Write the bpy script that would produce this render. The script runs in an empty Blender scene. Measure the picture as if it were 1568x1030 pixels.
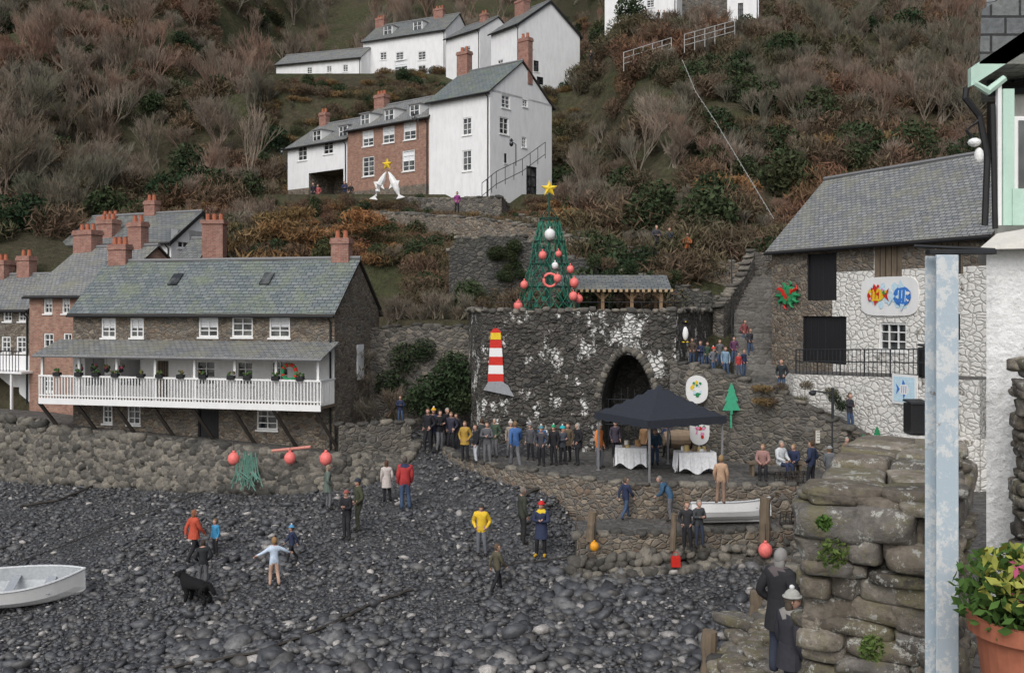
import bpy, bmesh, math, random
import numpy as np
from mathutils import Vector, Matrix, noise
R=random.Random(7); rs=np.random.RandomState(3)
EYE=8.0; F=1500.; CU=784.; HV=470.
def S(u,v,Y): return Vector(((u-CU)/F*Y, Y, EYE-(v-HV)/F*Y))
def XY(u,Y): return ((u-CU)/F*Y, Y)
sc=bpy.context.scene
def link(o,parent=None):
    sc.collection.objects.link(o)
    if parent: o.parent=parent
    return o
def empty(name,loc=(0,0,0),rz=0):
    e=bpy.data.objects.new(name,None); e.location=loc; e.rotation_euler=(0,0,rz); e.empty_display_size=.3
    return link(e)
# ---------------------------------------------------------------- materials
def newmat(name,rough=.85,spec=.3):
    m=bpy.data.materials.new(name); m.use_nodes=True; nt=m.node_tree; b=nt.nodes['Principled BSDF']
    b.inputs['Roughness'].default_value=rough; b.inputs['Specular IOR Level'].default_value=spec
    return m,nt,b
def N(nt,t,**k):
    n=nt.nodes.new('ShaderNode'+t)
    for a,v in k.items(): setattr(n,a,v)
    return n
def put(nt,sock,v):
    if hasattr(v,'is_output'): nt.links.new(v,sock)
    elif isinstance(v,(tuple,list)) and len(v)==3 and sock.type=='RGBA': sock.default_value=(*v,1)
    else: sock.default_value=v
def mix(nt,f,a,b,mode='MIX'):
    n=N(nt,'Mix',data_type='RGBA',blend_type=mode); put(nt,n.inputs[0],f); put(nt,n.inputs[6],a); put(nt,n.inputs[7],b); return n.outputs[2]
def ramp(nt,f,st,interp='LINEAR'):
    n=N(nt,'ValToRGB'); cr=n.color_ramp; cr.interpolation=interp
    while len(cr.elements)<len(st): cr.elements.new(.5)
    for e,(p,c) in zip(cr.elements,st):
        e.position=p; e.color=(*c,1) if isinstance(c,tuple) else (c,c,c,1)
    put(nt,n.inputs[0],f); return n.outputs[0]
def nz(nt,vec,scale,detail=4,rough=.6):
    n=N(nt,'TexNoise'); put(nt,n.inputs['Vector'],vec); n.inputs['Scale'].default_value=scale; n.inputs['Detail'].default_value=detail; n.inputs['Roughness'].default_value=rough; return n.outputs[0]
def mapping(nt,vec,s):
    n=N(nt,'Mapping'); put(nt,n.inputs[0],vec); n.inputs['Scale'].default_value=s; return n.outputs[0]
def math_(nt,op,a,b=0):
    n=N(nt,'Math',operation=op); put(nt,n.inputs[0],a); put(nt,n.inputs[1],b); return n.outputs[0]
def bump(nt,b,h,st=.5,d=.05):
    n=N(nt,'Bump'); n.inputs['Strength'].default_value=st; n.inputs['Distance'].default_value=d; put(nt,n.inputs['Height'],h); nt.links.new(n.outputs[0],b.inputs['Normal'])
def m_rubble(name,cols,s=3.,mort=(.16,.15,.135),zs=1.6,white=None,wcol=(.78,.77,.74),bs=.8,moss=.25,d=.06,wblur=.025):
    m,nt,b=newmat(name,.9); o=N(nt,'TexCoord').outputs['Object']
    wn=N(nt,'TexNoise'); put(nt,wn.inputs['Vector'],o); wn.inputs['Scale'].default_value=2.2
    va=N(nt,'VectorMath',operation='SCALE'); nt.links.new(wn.outputs['Color'],va.inputs[0]); va.inputs['Scale'].default_value=.3
    vb=N(nt,'VectorMath',operation='ADD'); nt.links.new(o,vb.inputs[0]); nt.links.new(va.outputs[0],vb.inputs[1])
    mp=mapping(nt,vb.outputs[0],(s,s,s*zs))
    v1=N(nt,'TexVoronoi'); put(nt,v1.inputs['Vector'],mp); v1.inputs['Scale'].default_value=1
    v2=N(nt,'TexVoronoi',feature='DISTANCE_TO_EDGE'); put(nt,v2.inputs['Vector'],mp); v2.inputs['Scale'].default_value=1
    sp=N(nt,'SeparateColor'); nt.links.new(v1.outputs['Color'],sp.inputs[0])
    k=len(cols); c=ramp(nt,sp.outputs[0],[(i/(k-1) if k>1 else 0,cc) for i,cc in enumerate(cols)])
    n2=nz(nt,o,9,6,.7); c=mix(nt,.75,c,ramp(nt,n2,[(.25,.45),(.75,1.4)]),'MULTIPLY')
    n3=nz(nt,o,.7,5,.65)
    if moss: c=mix(nt,ramp(nt,n3,[(.5,0.),(.75,moss)]),c,(.08,.085,.045))
    if wcol is not None and white is not None:
        ow=mapping(nt,o,(1.1,1.1,.7)); n4=nz(nt,ow,1.1,9,.74)
        c=mix(nt,ramp(nt,n4,[(white-wblur,0.),(white+wblur,1.)]),c,mix(nt,.4,wcol,ramp(nt,n2,[(.2,.5),(.7,1.)]),'MULTIPLY'))
    c=mix(nt,ramp(nt,v2.outputs[0],[(.02,.9),(.09,0.)]),c,mort if white is None or white>.5 else (.5,.48,.45))
    put(nt,b.inputs['Base Color'],c)
    h=math_(nt,'ADD',ramp(nt,v2.outputs[0],[(0,0.),(.16,1.)]),math_(nt,'MULTIPLY',n2,.5))
    bump(nt,b,h,bs,d); return m
def m_brick(name,c1,c2,mort=(.3,.27,.24)):
    m,nt,b=newmat(name,.88); uv=N(nt,'TexCoord').outputs['UV']
    t=N(nt,'TexBrick'); put(nt,t.inputs['Vector'],uv); t.inputs['Scale'].default_value=1
    t.inputs['Brick Width'].default_value=.23; t.inputs['Row Height'].default_value=.075; t.inputs['Mortar Size'].default_value=.008
    put(nt,t.inputs['Color1'],c1); put(nt,t.inputs['Color2'],c2); put(nt,t.inputs['Mortar'],mort)
    n=nz(nt,N(nt,'TexCoord').outputs['Object'],3,6,.7)
    put(nt,b.inputs['Base Color'],mix(nt,.8,t.outputs[0],ramp(nt,n,[(.25,.5),(.75,1.3)]),'MULTIPLY')); bump(nt,b,math_(nt,'SUBTRACT',n,t.outputs[1]),.4,.02); return m
def m_slate(name,c1,c2,lich=(.2,.2,.11),w=.32,hh=.2):
    m,nt,b=newmat(name,.55,.5); tcn=N(nt,'TexCoord'); uv=tcn.outputs['UV']; o=tcn.outputs['Object']
    t=N(nt,'TexBrick'); put(nt,t.inputs['Vector'],uv); t.inputs['Scale'].default_value=1
    t.inputs['Brick Width'].default_value=w; t.inputs['Row Height'].default_value=hh; t.inputs['Mortar Size'].default_value=.014
    put(nt,t.inputs['Color1'],c1); put(nt,t.inputs['Color2'],c2); put(nt,t.inputs['Mortar'],(.03,.03,.032))
    n=nz(nt,o,1.2,7,.7); n2=nz(nt,o,14,5,.7)
    c=mix(nt,ramp(nt,n,[(.46,0.),(.7,.7)]),t.outputs[0],lich)
    c=mix(nt,.75,c,ramp(nt,n2,[(.25,.5),(.75,1.45)]),'MULTIPLY')
    put(nt,b.inputs['Base Color'],c)
    sx=N(nt,'SeparateXYZ'); put(nt,sx.inputs[0],uv); fr=math_(nt,'FRACT',math_(nt,'DIVIDE',sx.outputs[1],hh))
    h=math_(nt,'ADD',math_(nt,'MULTIPLY',fr,-1.),math_(nt,'MULTIPLY',t.outputs[1],-.8)); h=math_(nt,'ADD',h,math_(nt,'MULTIPLY',n2,.6))
    bump(nt,b,h,.8,.025); return m
def m_paint(name,col,rough=.7,var=.35,s=2.5,streak=True,bs=.25,d=.02):
    m,nt,b=newmat(name,rough); o=N(nt,'TexCoord').outputs['Object']
    n=nz(nt,mapping(nt,o,(1,1,.3 if streak else 1)),s,8,.7); n2=nz(nt,o,22 if d<.03 else 7,4)
    c=mix(nt,var,col,ramp(nt,n,[(.3,.35),(.6,1.)]),'MULTIPLY')
    put(nt,b.inputs['Base Color'],c); bump(nt,b,math_(nt,'ADD',n2,n),bs,d); return m
_pc={}
def m_plain(col,rough=.8,spec=.3,name=None,metal=0):
    k=(tuple(round(c,3) for c in col),rough,metal)
    if k in _pc: return _pc[k]
    m,nt,b=newmat(name or 'painted_%d'%len(_pc),rough,spec); o=N(nt,'TexCoord').outputs['Object']; b.inputs['Metallic'].default_value=metal
    n=nz(nt,o,12,4,.7); put(nt,b.inputs['Base Color'],mix(nt,.45,col,ramp(nt,n,[(.3,.6),(.7,1.25)]),'MULTIPLY')); _pc[k]=m; return m
def m_veg(name,cols,scale=.09,rough=.9,dark=.5,wide=1.6,tint=.45):
    m,nt,b=newmat(name,rough,.15); g=N(nt,'NewGeometry').outputs['Position']; oi=N(nt,'ObjectInfo').outputs['Random']
    at=N(nt,'Attribute',attribute_name='tone').outputs['Fac']
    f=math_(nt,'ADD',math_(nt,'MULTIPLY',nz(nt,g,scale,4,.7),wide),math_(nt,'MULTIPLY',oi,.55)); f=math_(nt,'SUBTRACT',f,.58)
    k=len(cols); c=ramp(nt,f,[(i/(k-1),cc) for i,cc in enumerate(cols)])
    c=mix(nt,dark,c,ramp(nt,at,[(0,.35),(1,1.5)]),'MULTIPLY')  # vertex tone multiplies colour; for leaf clumps it holds painted inner shade
    if tint: c=mix(nt,1.,c,ramp(nt,nz(nt,g,.075,3,.6),[(.36,(.62,.68,.6)),(.5,(.95,.93,.9)),(.62,(1.15,.86,.78))]),'MULTIPLY')
    put(nt,b.inputs['Base Color'],c); return m
STONE=[(.065,.062,.058),(.155,.137,.114),(.11,.103,.096),(.24,.21,.17),(.137,.13,.12)]
M={}
M['stone']=m_rubble('rubble_stone',STONE,3.6)
M['stone_brown']=m_rubble('brown_rubble_stone',[(.1,.08,.065),(.23,.185,.14),(.15,.137,.123),(.3,.25,.19),(.18,.13,.095)],4.2,mort=(.21,.195,.17))
M['stone_dark']=m_rubble('dark_rubble_stone',[(.045,.045,.043),(.11,.103,.095),(.07,.07,.068),(.15,.14,.12)],3.6,mort=(.07,.07,.062),moss=.5)
M['kiln']=m_rubble('limewashed_kiln_stone',[(.04,.04,.04),(.11,.1,.09),(.07,.068,.062),(.15,.135,.12)],3.8,mort=(.08,.076,.066),white=.565,bs=1,wblur=.02)
M['whitewash']=m_rubble('peeling_whitewash_stone',[(.16,.14,.115),(.3,.26,.2)],3.4,white=.4,wcol=(.84,.82,.77),moss=.1,bs=.6)
M['brick']=m_brick('red_brick',(.3,.14,.1),(.4,.23,.16))
M['brick_ch']=m_brick('chimney_brick',(.3,.12,.09),(.38,.19,.14))
M['slate']=m_slate('slate_roof',(.12,.13,.135),(.2,.21,.21),(.24,.24,.17))
M['slate_g']=m_slate('mossy_slate_roof',(.12,.145,.155),(.2,.225,.225),(.19,.22,.13))
M['slate_l']=m_slate('pale_slate_roof',(.18,.19,.2),(.29,.295,.29),(.25,.24,.16),w=.26,hh=.17)
M['white']=m_paint('white_render',(.84,.84,.84),.75,.22)
M['whiteclean']=m_paint('white_gloss_paint',(.82,.82,.81),.5,.12)
M['cream']=m_paint('cream_wall',(.66,.64,.58),.8,.35)
M['wood']=m_paint('weathered_wood',(.2,.155,.11),.85,.6,6)
M['darkwood']=m_paint('dark_timber',(.055,.047,.04),.8,.5,6)
M['black']=m_plain((.02,.02,.022),.55,name='black_paint')
M['iron']=m_plain((.03,.032,.035),.5,name='black_iron')
M['glass'],nt_,b_=newmat('window_glass',.08,.8); put(nt_,b_.inputs['Base Color'],ramp(nt_,nz(nt_,N(nt_,'TexCoord').outputs['Object'],1.7,2),[(.4,(.015,.018,.02)),(.65,(.12,.125,.12))]))
M['lead']=m_plain((.2,.2,.205),.6,name='lead_flashing')
M['red']=m_plain((.6,.03,.02),.5,name='red_paint'); M['yellow']=m_plain((.8,.55,.03),.5,name='yellow_paint')
M['green']=m_plain((.03,.25,.1),.6,name='green_paint'); M['pink']=m_plain((.85,.2,.18),.45,name='pink_buoy_plastic')
M['net']=m_plain((.03,.2,.13),.8,name='green_fishing_net'); M['mint']=m_paint('mint_green_paint',(.5,.68,.58),.5,.25)
M['terracotta']=m_plain((.4,.14,.08),.8,name='terracotta'); M['rope']=m_plain((.05,.045,.04),.9,name='tarred_rope')
M['fabric_black']=m_plain((.03,.034,.045),.7,name='gazebo_canvas'); M['cloth']=m_plain((.8,.81,.83),.85,name='white_tablecloth')
M['steel'],nt_,b_=newmat('flaking_pale_blue_paint',.6); o_=N(nt_,'TexCoord').outputs['Object']
c_=mix(nt_,ramp(nt_,nz(nt_,o_,14,8,.75),[(.5,0.),(.56,1.)]),(.46,.54,.6),(.66,.68,.68)); c_=mix(nt_,ramp(nt_,nz(nt_,o_,5,8,.8),[(.62,0.),(.66,.9)]),c_,(.22,.17,.13)); put(nt_,b_.inputs['Base Color'],c_); bump(nt_,b_,nz(nt_,o_,14,8,.75),.4,.01)
# ---------------------------------------------------------------- mesh builder
class MB:
    def __init__(s): s.v=[]; s.f=[]; s.m=[]
    def face(s,pts,m=0):
        i=len(s.v); s.v+=[tuple(p) for p in pts]; s.f.append(tuple(range(i,i+len(pts)))); s.m.append(m)
    def hexa(s,c,m=0):
        i=len(s.v); s.v+=[tuple(p) for p in c]
        for q in ((3,2,1,0),(4,5,6,7),(0,1,5,4),(1,2,6,5),(2,3,7,6),(3,0,4,7)): s.f.append(tuple(i+k for k in q)); s.m.append(m)
    def box(s,a,b,m=0,T=None):
        x0,y0,z0=a; x1,y1,z1=b
        c=[Vector(p) for p in ((x0,y0,z0),(x1,y0,z0),(x1,y1,z0),(x0,y1,z0),(x0,y0,z1),(x1,y0,z1),(x1,y1,z1),(x0,y1,z1))]
        if T is not None: c=[T@p for p in c]
        s.hexa(c,m)
    def tube(s,pts,r,n=6,m=0,cap=True):
        pts=[Vector(p) for p in pts]
        rr=r if isinstance(r,(list,tuple)) else [r]*len(pts); base=len(s.v)
        for i,p in enumerate(pts):
            d=(pts[min(i+1,len(pts)-1)]-pts[max(i-1,0)]).normalized()
            a=d.cross(Vector((0,0,1)) if abs(d.z)<.9 else Vector((1,0,0))).normalized(); b=d.cross(a)
            for k in range(n):
                t=2*math.pi*k/n; s.v.append(tuple(p+(a*math.cos(t)+b*math.sin(t))*rr[i]))
        for i in range(len(pts)-1):
            for k in range(n):
                a0=base+i*n+k; a1=base+i*n+(k+1)%n; s.f.append((a0,a1,a1+n,a0+n)); s.m.append(m)
        if cap:
            s.f.append(tuple(base+k for k in range(n-1,-1,-1))); s.m.append(m)
            e=base+(len(pts)-1)*n; s.f.append(tuple(e+k for k in range(n))); s.m.append(m)
    def ell(s,c,r,m=0,sub=2,T=None,keep=None):
        V,Fc=ICO[sub]; i=len(s.v); pts=V*np.array(r)+np.array(c)
        if T is not None: pts=np.array([tuple(T@Vector(p)) for p in pts])
        s.v+=[tuple(p) for p in pts]
        for f in Fc:
            if keep is not None:
                cc=V[f].mean(0)
                if not keep(cc): continue
            s.f.append(tuple(int(i+k) for k in f)); s.m.append(m)
    def obj(s,name,mats,parent=None,smooth=False,loc=None,rz=0,bevel=0,uv=True):
        me=bpy.data.meshes.new(name); me.from_pydata([tuple(float(q) for q in p) for p in s.v],[],s.f)
        for mm in mats: me.materials.append(mm)
        me.polygons.foreach_set('material_index',s.m)
        if uv:
            uvl=me.uv_layers.new(name='UV'); co=s.v; uv=np.zeros((len(me.loops),2),np.float32); li=0
            for f in s.f:
                a,b_,c=Vector(co[f[0]]),Vector(co[f[1]]),Vector(co[f[2]])
                n=(b_-a).cross(c-a)
                if n.length>1e-9: n.normalize()
                else: n=Vector((0,0,1))
                u=Vector((0,0,1)).cross(n) if abs(n.z)<.995 else Vector((1,0,0)); u.normalize(); w=n.cross(u)
                if w.z<0: w=-w
                for k in f:
                    p=Vector(co[k]); uv[li]=(p.dot(u),p.dot(w)); li+=1
            uvl.data.foreach_set('uv',uv.ravel())
        if smooth: me.polygons.foreach_set('use_smooth',[True]*len(s.f))
        me.update(); o=bpy.data.objects.new(name,me)
        if loc is not None: o.location=loc
        o.rotation_euler=(0,0,rz); link(o,parent)
        if bevel:
            w=o.modifiers.new('weld','WELD'); w.merge_threshold=.0005
            q=o.modifiers.new('bevel','BEVEL'); q.width=bevel; q.segments=2
        return o
def ico(sub):
    bm=bmesh.new(); bmesh.ops.create_icosphere(bm,subdivisions=sub,radius=1); V=np.array([v.co[:] for v in bm.verts]); Fc=np.array([[v.index for v in f.verts] for f in bm.faces]); bm.free(); return V,Fc
ICO={i:ico(i) for i in (1,2,3,4)}
def npmesh(name,V,Fa,mats,parent=None,smooth=False,tone=None,midx=None,doLink=True):
    me=bpy.data.meshes.new(name); k=Fa.shape[1]
    me.vertices.add(len(V)); me.vertices.foreach_set('co',V.astype(np.float32).ravel())
    me.loops.add(Fa.size); me.loops.foreach_set('vertex_index',Fa.astype(np.int32).ravel())
    me.polygons.add(len(Fa)); me.polygons.foreach_set('loop_start',np.arange(0,Fa.size,k,dtype=np.int32))
    for mm in mats: me.materials.append(mm)
    if midx is not None: me.polygons.foreach_set('material_index',np.asarray(midx,dtype=np.int32))
    me.update(calc_edges=True); me.polygons.foreach_set('use_smooth',np.full(len(Fa),smooth))
    if tone is not None:
        a=me.attributes.new('tone','FLOAT','POINT'); a.data.foreach_set('value',tone.astype(np.float32))
    o=bpy.data.objects.new(name,me)
    if doLink: link(o,parent)
    return o
def stones(name,C,Sz,rot,mat,sub=1,power=1.,rough=.0,parent=None,tilt=.2,freq=2.2):
    V,Fc=ICO[sub]; n=len(C); C=np.array(C,float); Sz=np.array(Sz,float); rot=np.array(rot,float)
    B=np.sign(V)*np.abs(V)**power; P=np.repeat(B[None],n,0)
    if rough:
        for q in range(4):
            k=rs.normal(size=(n,1,3))*freq*(1+.6*q); ph=rs.rand(n,1)*6.28
            P=P*(1+rough/(1+.5*q)*np.sin((V[None]*k).sum(2)+ph))[:,:,None]
    P=P*Sz[:,None,:]
    tx=rs.normal(size=n)*tilt; ty=rs.normal(size=n)*tilt
    P[:,:,2]+=P[:,:,0]*tx[:,None]+P[:,:,1]*ty[:,None]
    c,s_=np.cos(rot)[:,None],np.sin(rot)[:,None]
    X=P[:,:,0]*c-P[:,:,1]*s_; Y=P[:,:,0]*s_+P[:,:,1]*c; P[:,:,0]=X; P[:,:,1]=Y
    P+=C[:,None,:]
    Fa=(Fc[None]+(np.arange(n)*len(V))[:,None,None]).reshape(-1,3)
    return npmesh(name,P.reshape(-1,3),Fa,[mat],parent,True,np.repeat(rs.rand(n),len(V)))
def m_stones(name,cols,rough=.6,spec=.4,ns=8,lich=None,bs=.5):
    m,nt,b=newmat(name,rough,spec); at=N(nt,'Attribute',attribute_name='tone').outputs['Fac']; o=N(nt,'TexCoord').outputs['Object']
    c=ramp(nt,at,[(p,cc) for p,cc in cols]); n=nz(nt,o,ns,8,.72); n5=nz(nt,o,ns*5,5,.7)
    c=mix(nt,.8,c,ramp(nt,n,[(.3,.4),(.7,1.5)]),'MULTIPLY')
    c=mix(nt,.5,c,ramp(nt,n5,[(.3,.5),(.7,1.4)]),'MULTIPLY')
    if lich:
        c=mix(nt,ramp(nt,nz(nt,o,3.1,7,.75),[(.5,0.),(.58,.75)]),c,lich)
        c=mix(nt,ramp(nt,nz(nt,o,7.3,6,.8),[(.56,0.),(.6,.85)]),c,(.45,.45,.41))
        c=mix(nt,ramp(nt,nz(nt,o,11,5,.8),[(.66,0.),(.69,.8)]),c,(.35,.27,.08))
    put(nt,b.inputs['Base Color'],c); bump(nt,b,math_(nt,'ADD',n,math_(nt,'MULTIPLY',n5,.4)),bs,.03); return m
M['pebble']=m_stones('beach_cobble',[(0,(.04,.041,.046)),(.3,(.07,.073,.08)),(.55,(.1,.103,.111)),(.75,(.085,.08,.075)),(.93,(.155,.155,.157)),(1,(.48,.45,.42))],.45,.5)
M['boulder']=m_stones('seawall_boulder',[(0,(.06,.058,.053)),(.5,(.125,.115,.1)),(1,(.22,.2,.165))],.85,.3)
M['nearstone']=m_stones('lichened_wall_stone',[(0,(.09,.08,.07)),(.35,(.2,.17,.135)),(.7,(.15,.14,.13)),(1,(.3,.26,.21))],.9,.25,5,(.17,.155,.09),1)
# ---------------------------------------------------------------- terrain
def sm(a,b,x): t=np.clip((x-a)/(b-a),0,1); return t*t*(3-2*t)
def beach(X,Y):
    bank=.85*sm(-3.2,-.2,Y-np.interp(X,[-3.7,-.5,2,4],[40.5,34.7,32.3,31]))*sm(-5.5,-3.7,X)*(1-sm(1.2,2.4,X))
    return .25+.16*(Y-30)+.08*X+bank
def beach_at(u,v):
    s=(u-CU)/F; t=(v-HV)/F; Y=12.55/(t+.16+.08*s); return Vector((s*Y,Y,8-t*Y))
def level_at(u,v,Z):
    Y=(8-Z)*F/(v-HV); return Vector(((u-CU)/F*Y,Y,Z))
def hill(X,Y):
    X=np.asarray(X,float); Y=np.asarray(Y,float)
    mid=np.interp(Y,[43,47,52,64,67,79,88,97,105,119,260],[7.3,7.9,10,13.6,15.7,15.9,27.3,28.2,33,33.6,128])
    rt=np.interp(Y,[43,49,52,93,99,260],[6.3,8.3,11,35.4,36.3,132])
    lf=np.interp(Y,[43,50,56,260],[1.2,3.5,9.5,134])
    wl=sm(-40,-29,X) ; wr=1-sm(5,11,X)
    z=lf*(1-wl)+wl*(mid*wr+rt*(1-wr))
    d=np.clip((-5.0-X)/1.0,0,1)
    z=np.where(Y<54,z*(1-d)+d*np.minimum(z,1.5+np.maximum(0,Y-47)*1.5),z)
    nse=np.array([noise.noise(Vector((x*.12,y*.12,0))) for x,y in zip(X.ravel(),Y.ravel())]).reshape(X.shape)
    z=z+nse*1.3*sm(52,60,Y)*(1-wl*wr*sm(62,64,Y)*(1-sm(80,84,Y)))*(1-wl*wr*sm(98,102,Y)*(1-sm(118,124,Y)))
    front=np.where(X>18,np.maximum(-6,4+(X-18)*.6),-6.)
    return np.where(Y<42.6,front,z)
def grid(name,xs,ys,fz,mat,smooth=True):
    Xg,Yg=np.meshgrid(xs,ys); Z=fz(Xg,Yg); V=np.stack([Xg.ravel(),Yg.ravel(),Z.ravel()],1); nx,ny=len(xs),len(ys)
    i=np.arange(nx*ny).reshape(ny,nx); Fa=np.stack([i[:-1,:-1],i[:-1,1:],i[1:,1:],i[1:,:-1]],-1).reshape(-1,4)
    return npmesh(name,V,Fa,[mat],None,smooth)
mh,nt_,b_=newmat('hillside_soil',.95,.1); g_=N(nt_,'NewGeometry').outputs['Position']
c_=ramp(nt_,nz(nt_,g_,.12,6,.7),[(.3,(.05,.046,.032)),(.45,(.08,.07,.045)),(.58,(.065,.07,.036)),(.72,(.11,.085,.055))]); c_=mix(nt_,.7,c_,ramp(nt_,nz(nt_,g_,2.5,6,.7),[(.3,.4),(.7,1.5)]),'MULTIPLY')
put(nt_,b_.inputs['Base Color'],c_); bump(nt_,b_,nz(nt_,g_,3,6,.7),1,.3)
xs=np.concatenate([np.arange(-200,-60,5),np.arange(-60,60,1.),np.arange(60,201,5)]); ys=np.concatenate([[-60,0,20,30,40,42.5,43],np.arange(44,125,1.),np.arange(125,261,4)])
grid('hillside',xs,ys,hill,mh)
mb_,nt_,b_=newmat('beach_gravel',.6,.4); g_=N(nt_,'NewGeometry').outputs['Position']
v_=N(nt_,'TexVoronoi'); put(nt_,v_.inputs['Vector'],g_); v_.inputs['Scale'].default_value=9
s_=N(nt_,'SeparateColor'); nt_.links.new(v_.outputs['Color'],s_.inputs[0])
put(nt_,b_.inputs['Base Color'],mix(nt_,.8,ramp(nt_,s_.outputs[0],[(0,(.03,.03,.033)),(.8,(.075,.077,.082)),(1,(.15,.15,.15))]),ramp(nt_,nz(nt_,g_,.5,4),[(.3,.6),(.7,1.3)]),'MULTIPLY'))
bump(nt_,b_,math_(nt_,'MULTIPLY',v_.outputs['Distance'],-1.),1,.08)
def bz(X,Y): return beach(X,np.minimum(Y,46))
grid('beach_ground',np.concatenate([np.arange(-200,-24,8.),np.arange(-24,12,.5),np.arange(12,201,8.)]),np.concatenate([np.arange(-80,22,6.),np.arange(22,46,.5),[46,50,60]]),bz,mb_)
def terr_edge_x(Y): return np.interp(Y,[8,14.4,16.7,22.7,28,29.2,31,34.7,40.5],[1.5,2.9,4.2,6.9,9.2,9.2,3.9,-.5,-3.7])
n=50000; Y=22+21*rs.rand(n)**1.2; X=-24+36*rs.rand(n)
ok=(X<terr_edge_x(Y)+.1)&(np.abs(X/Y)<.6); X=X[ok];Y=Y[ok]
l=np.exp(rs.normal(-2.42,.45,len(X))); l=np.clip(l,.04,.3)*(.72+.42*sm(36,23,Y))
patch=np.array([noise.noise(Vector((x*.3,y*.3,5)))+.5*noise.noise(Vector((x*.9,y*.9,1))) for x,y in zip(X,Y)]); l*=1+patch*.75
Sz=np.stack([l,l*rs.uniform(.55,.85,len(l)),l*rs.uniform(.3,.6,len(l))],1)
C=np.stack([X,Y,beach(X,Y)+Sz[:,2]*.35],1)
stones('beach_pebbles',C,Sz,rs.rand(len(X))*6.28,M['pebble'],1,.88,.08)
mw,nt_,b_=newmat('sea_water',.12,.5); put(nt_,b_.inputs['Base Color'],(.03,.05,.05)); bump(nt_,b_,nz(nt_,N(nt_,'NewGeometry').outputs['Position'],1.2,4),.5,.2)
mb=MB(); mb.face([(-900,-900,-2.9),(900,-900,-2.9),(900,9,-2.9),(-900,9,-2.9)]); mb.obj('sea_water',[mw])
# ---------------------------------------------------------------- terrace & walls
def poly_slab(name,pts,ztop,zbot,mats):
    mb=MB(); n=len(pts); zt=ztop if isinstance(ztop,list) else [ztop]*n
    mb.face([(p[0],p[1],z) for p,z in zip(pts,zt)],0)
    for i in range(n):
        a,b=pts[i],pts[(i+1)%n]; za,zb=zt[i],zt[(i+1)%n]
        mb.face([(a[0],a[1],zbot),(b[0],b[1],zbot),(b[0],b[1],zb),(a[0],a[1],za)],1)
    return mb.obj(name,mats)
M['paving']=m_rubble('cobbled_paving',[(.08,.078,.074),(.15,.143,.135),(.11,.103,.097)],4,zs=1,mort=(.07,.067,.062),bs=.5)
TZ=2.3
edge=[(-3.7,41),(-2.2,37.2),(-.5,34.7),(2,32.3),(4,31),(9.2,31),(9.2,28),(6.9,22.7),(4.2,16.7),(2.9,14.4),(1.5,8),(1.5,-6)]
poly_slab('harbour_terrace',edge+[(34,-6),(34,43.5),(-3.7,43.5)],TZ,-5,[M['paving'],M['stone_brown']])
def wall(name,pts,th,mat,jit=.05,step=.45,cope=True,copesz=.22,copemat=None):
    P=[]
    for a,b in zip(pts[:-1],pts[1:]):
        L=math.hypot(b[0]-a[0],b[1]-a[1]); k=max(1,int(L/step))
        for i in range(k): t=i/k; P.append([a[j]+(b[j]-a[j])*t for j in range(4)])
    P.append(list(pts[-1])); mb=MB(); fr=[];bk=[]; C=[];Sz=[];ro=[]
    for i,p in enumerate(P):
        q=P[min(i+1,len(P)-1)]; r=P[max(i-1,0)]; d=Vector((q[0]-r[0],q[1]-r[1],0)).normalized(); nn=Vector((-d.y,d.x,0))
        j=R.uniform(-jit,jit); jj=R.uniform(-jit,jit)*.6
        fr.append((p[0]-nn.x*(th/2+jj),p[1]-nn.y*(th/2+jj),p[2],p[3]+j)); bk.append((p[0]+nn.x*th/2,p[1]+nn.y*th/2,p[2],p[3]+j))
        if cope: C.append((p[0],p[1],p[3]+j+.02)); Sz.append((step*R.uniform(.38,.62),th*.55,copesz*R.uniform(.3,.6))); ro.append(math.atan2(d.y,d.x)+R.uniform(-.1,.1))
    for i in range(len(P)-1):
        a,b=fr[i],fr[i+1]; c,d=bk[i],bk[i+1]
        mb.face([a[:3],b[:3],(b[0],b[1],b[3]),(a[0],a[1],a[3])]); mb.face([d[:3],c[:3],(c[0],c[1],c[3]),(d[0],d[1],d[3])])
        mb.face([(a[0],a[1],a[3]),(b[0],b[1],b[3]),(d[0],d[1],d[3]),(c[0],c[1],c[3])])
    for k in (0,-1):
        a,c=fr[k],bk[k]; mb.face([a[:3],c[:3],(c[0],c[1],c[3]),(a[0],a[1],a[3])])
    o=mb.obj(name,[mat])
    if cope: s=stones('coping_stones',C,Sz,ro,copemat or M['boulder'],2,.6,.08,parent=o,tilt=.08)
    return o
def wp(u,v,Y,z0): p=S(u,v,Y); return (p.x,p.y,z0,p.z)
wall('path_retaining_wall',[wp(560,325,63,11),wp(620,328,60,10),wp(700,333,57,9.6),wp(780,340,55,9),wp(870,362,53,8.5),wp(950,380,52,8),wp(1040,395,51,8),wp(1120,403,50,7),wp(1180,410,49.5,6)],.6,M['stone_brown'])
wall('lower_retaining_wall',[wp(688,385,48.3,5),wp(700,366,48.3,5),wp(800,362,48.3,5),wp(860,392,47.5,5),wp(1000,425,46.5,5),wp(1100,455,45.5,5)],.6,M['stone_dark'])
wall('ivy_clad_retaining_wall',[wp(560,503,43.4,1),wp(640,500,43,1),wp(735,500,42.6,1)],.6,M['stone'])
wall('houses_terrace_wall',[wp(425,318,77,12),wp(475,306,73.5,12),wp(560,302,69,12),wp(660,306,64.5,12),wp(765,303,62,12),wp(775,318,64,12)],.5,M['stone'])
wall('garden_wall',[wp(800,330,60,11),wp(860,350,58,10),wp(960,372,57,10)],.4,M['stone_brown'])
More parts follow.
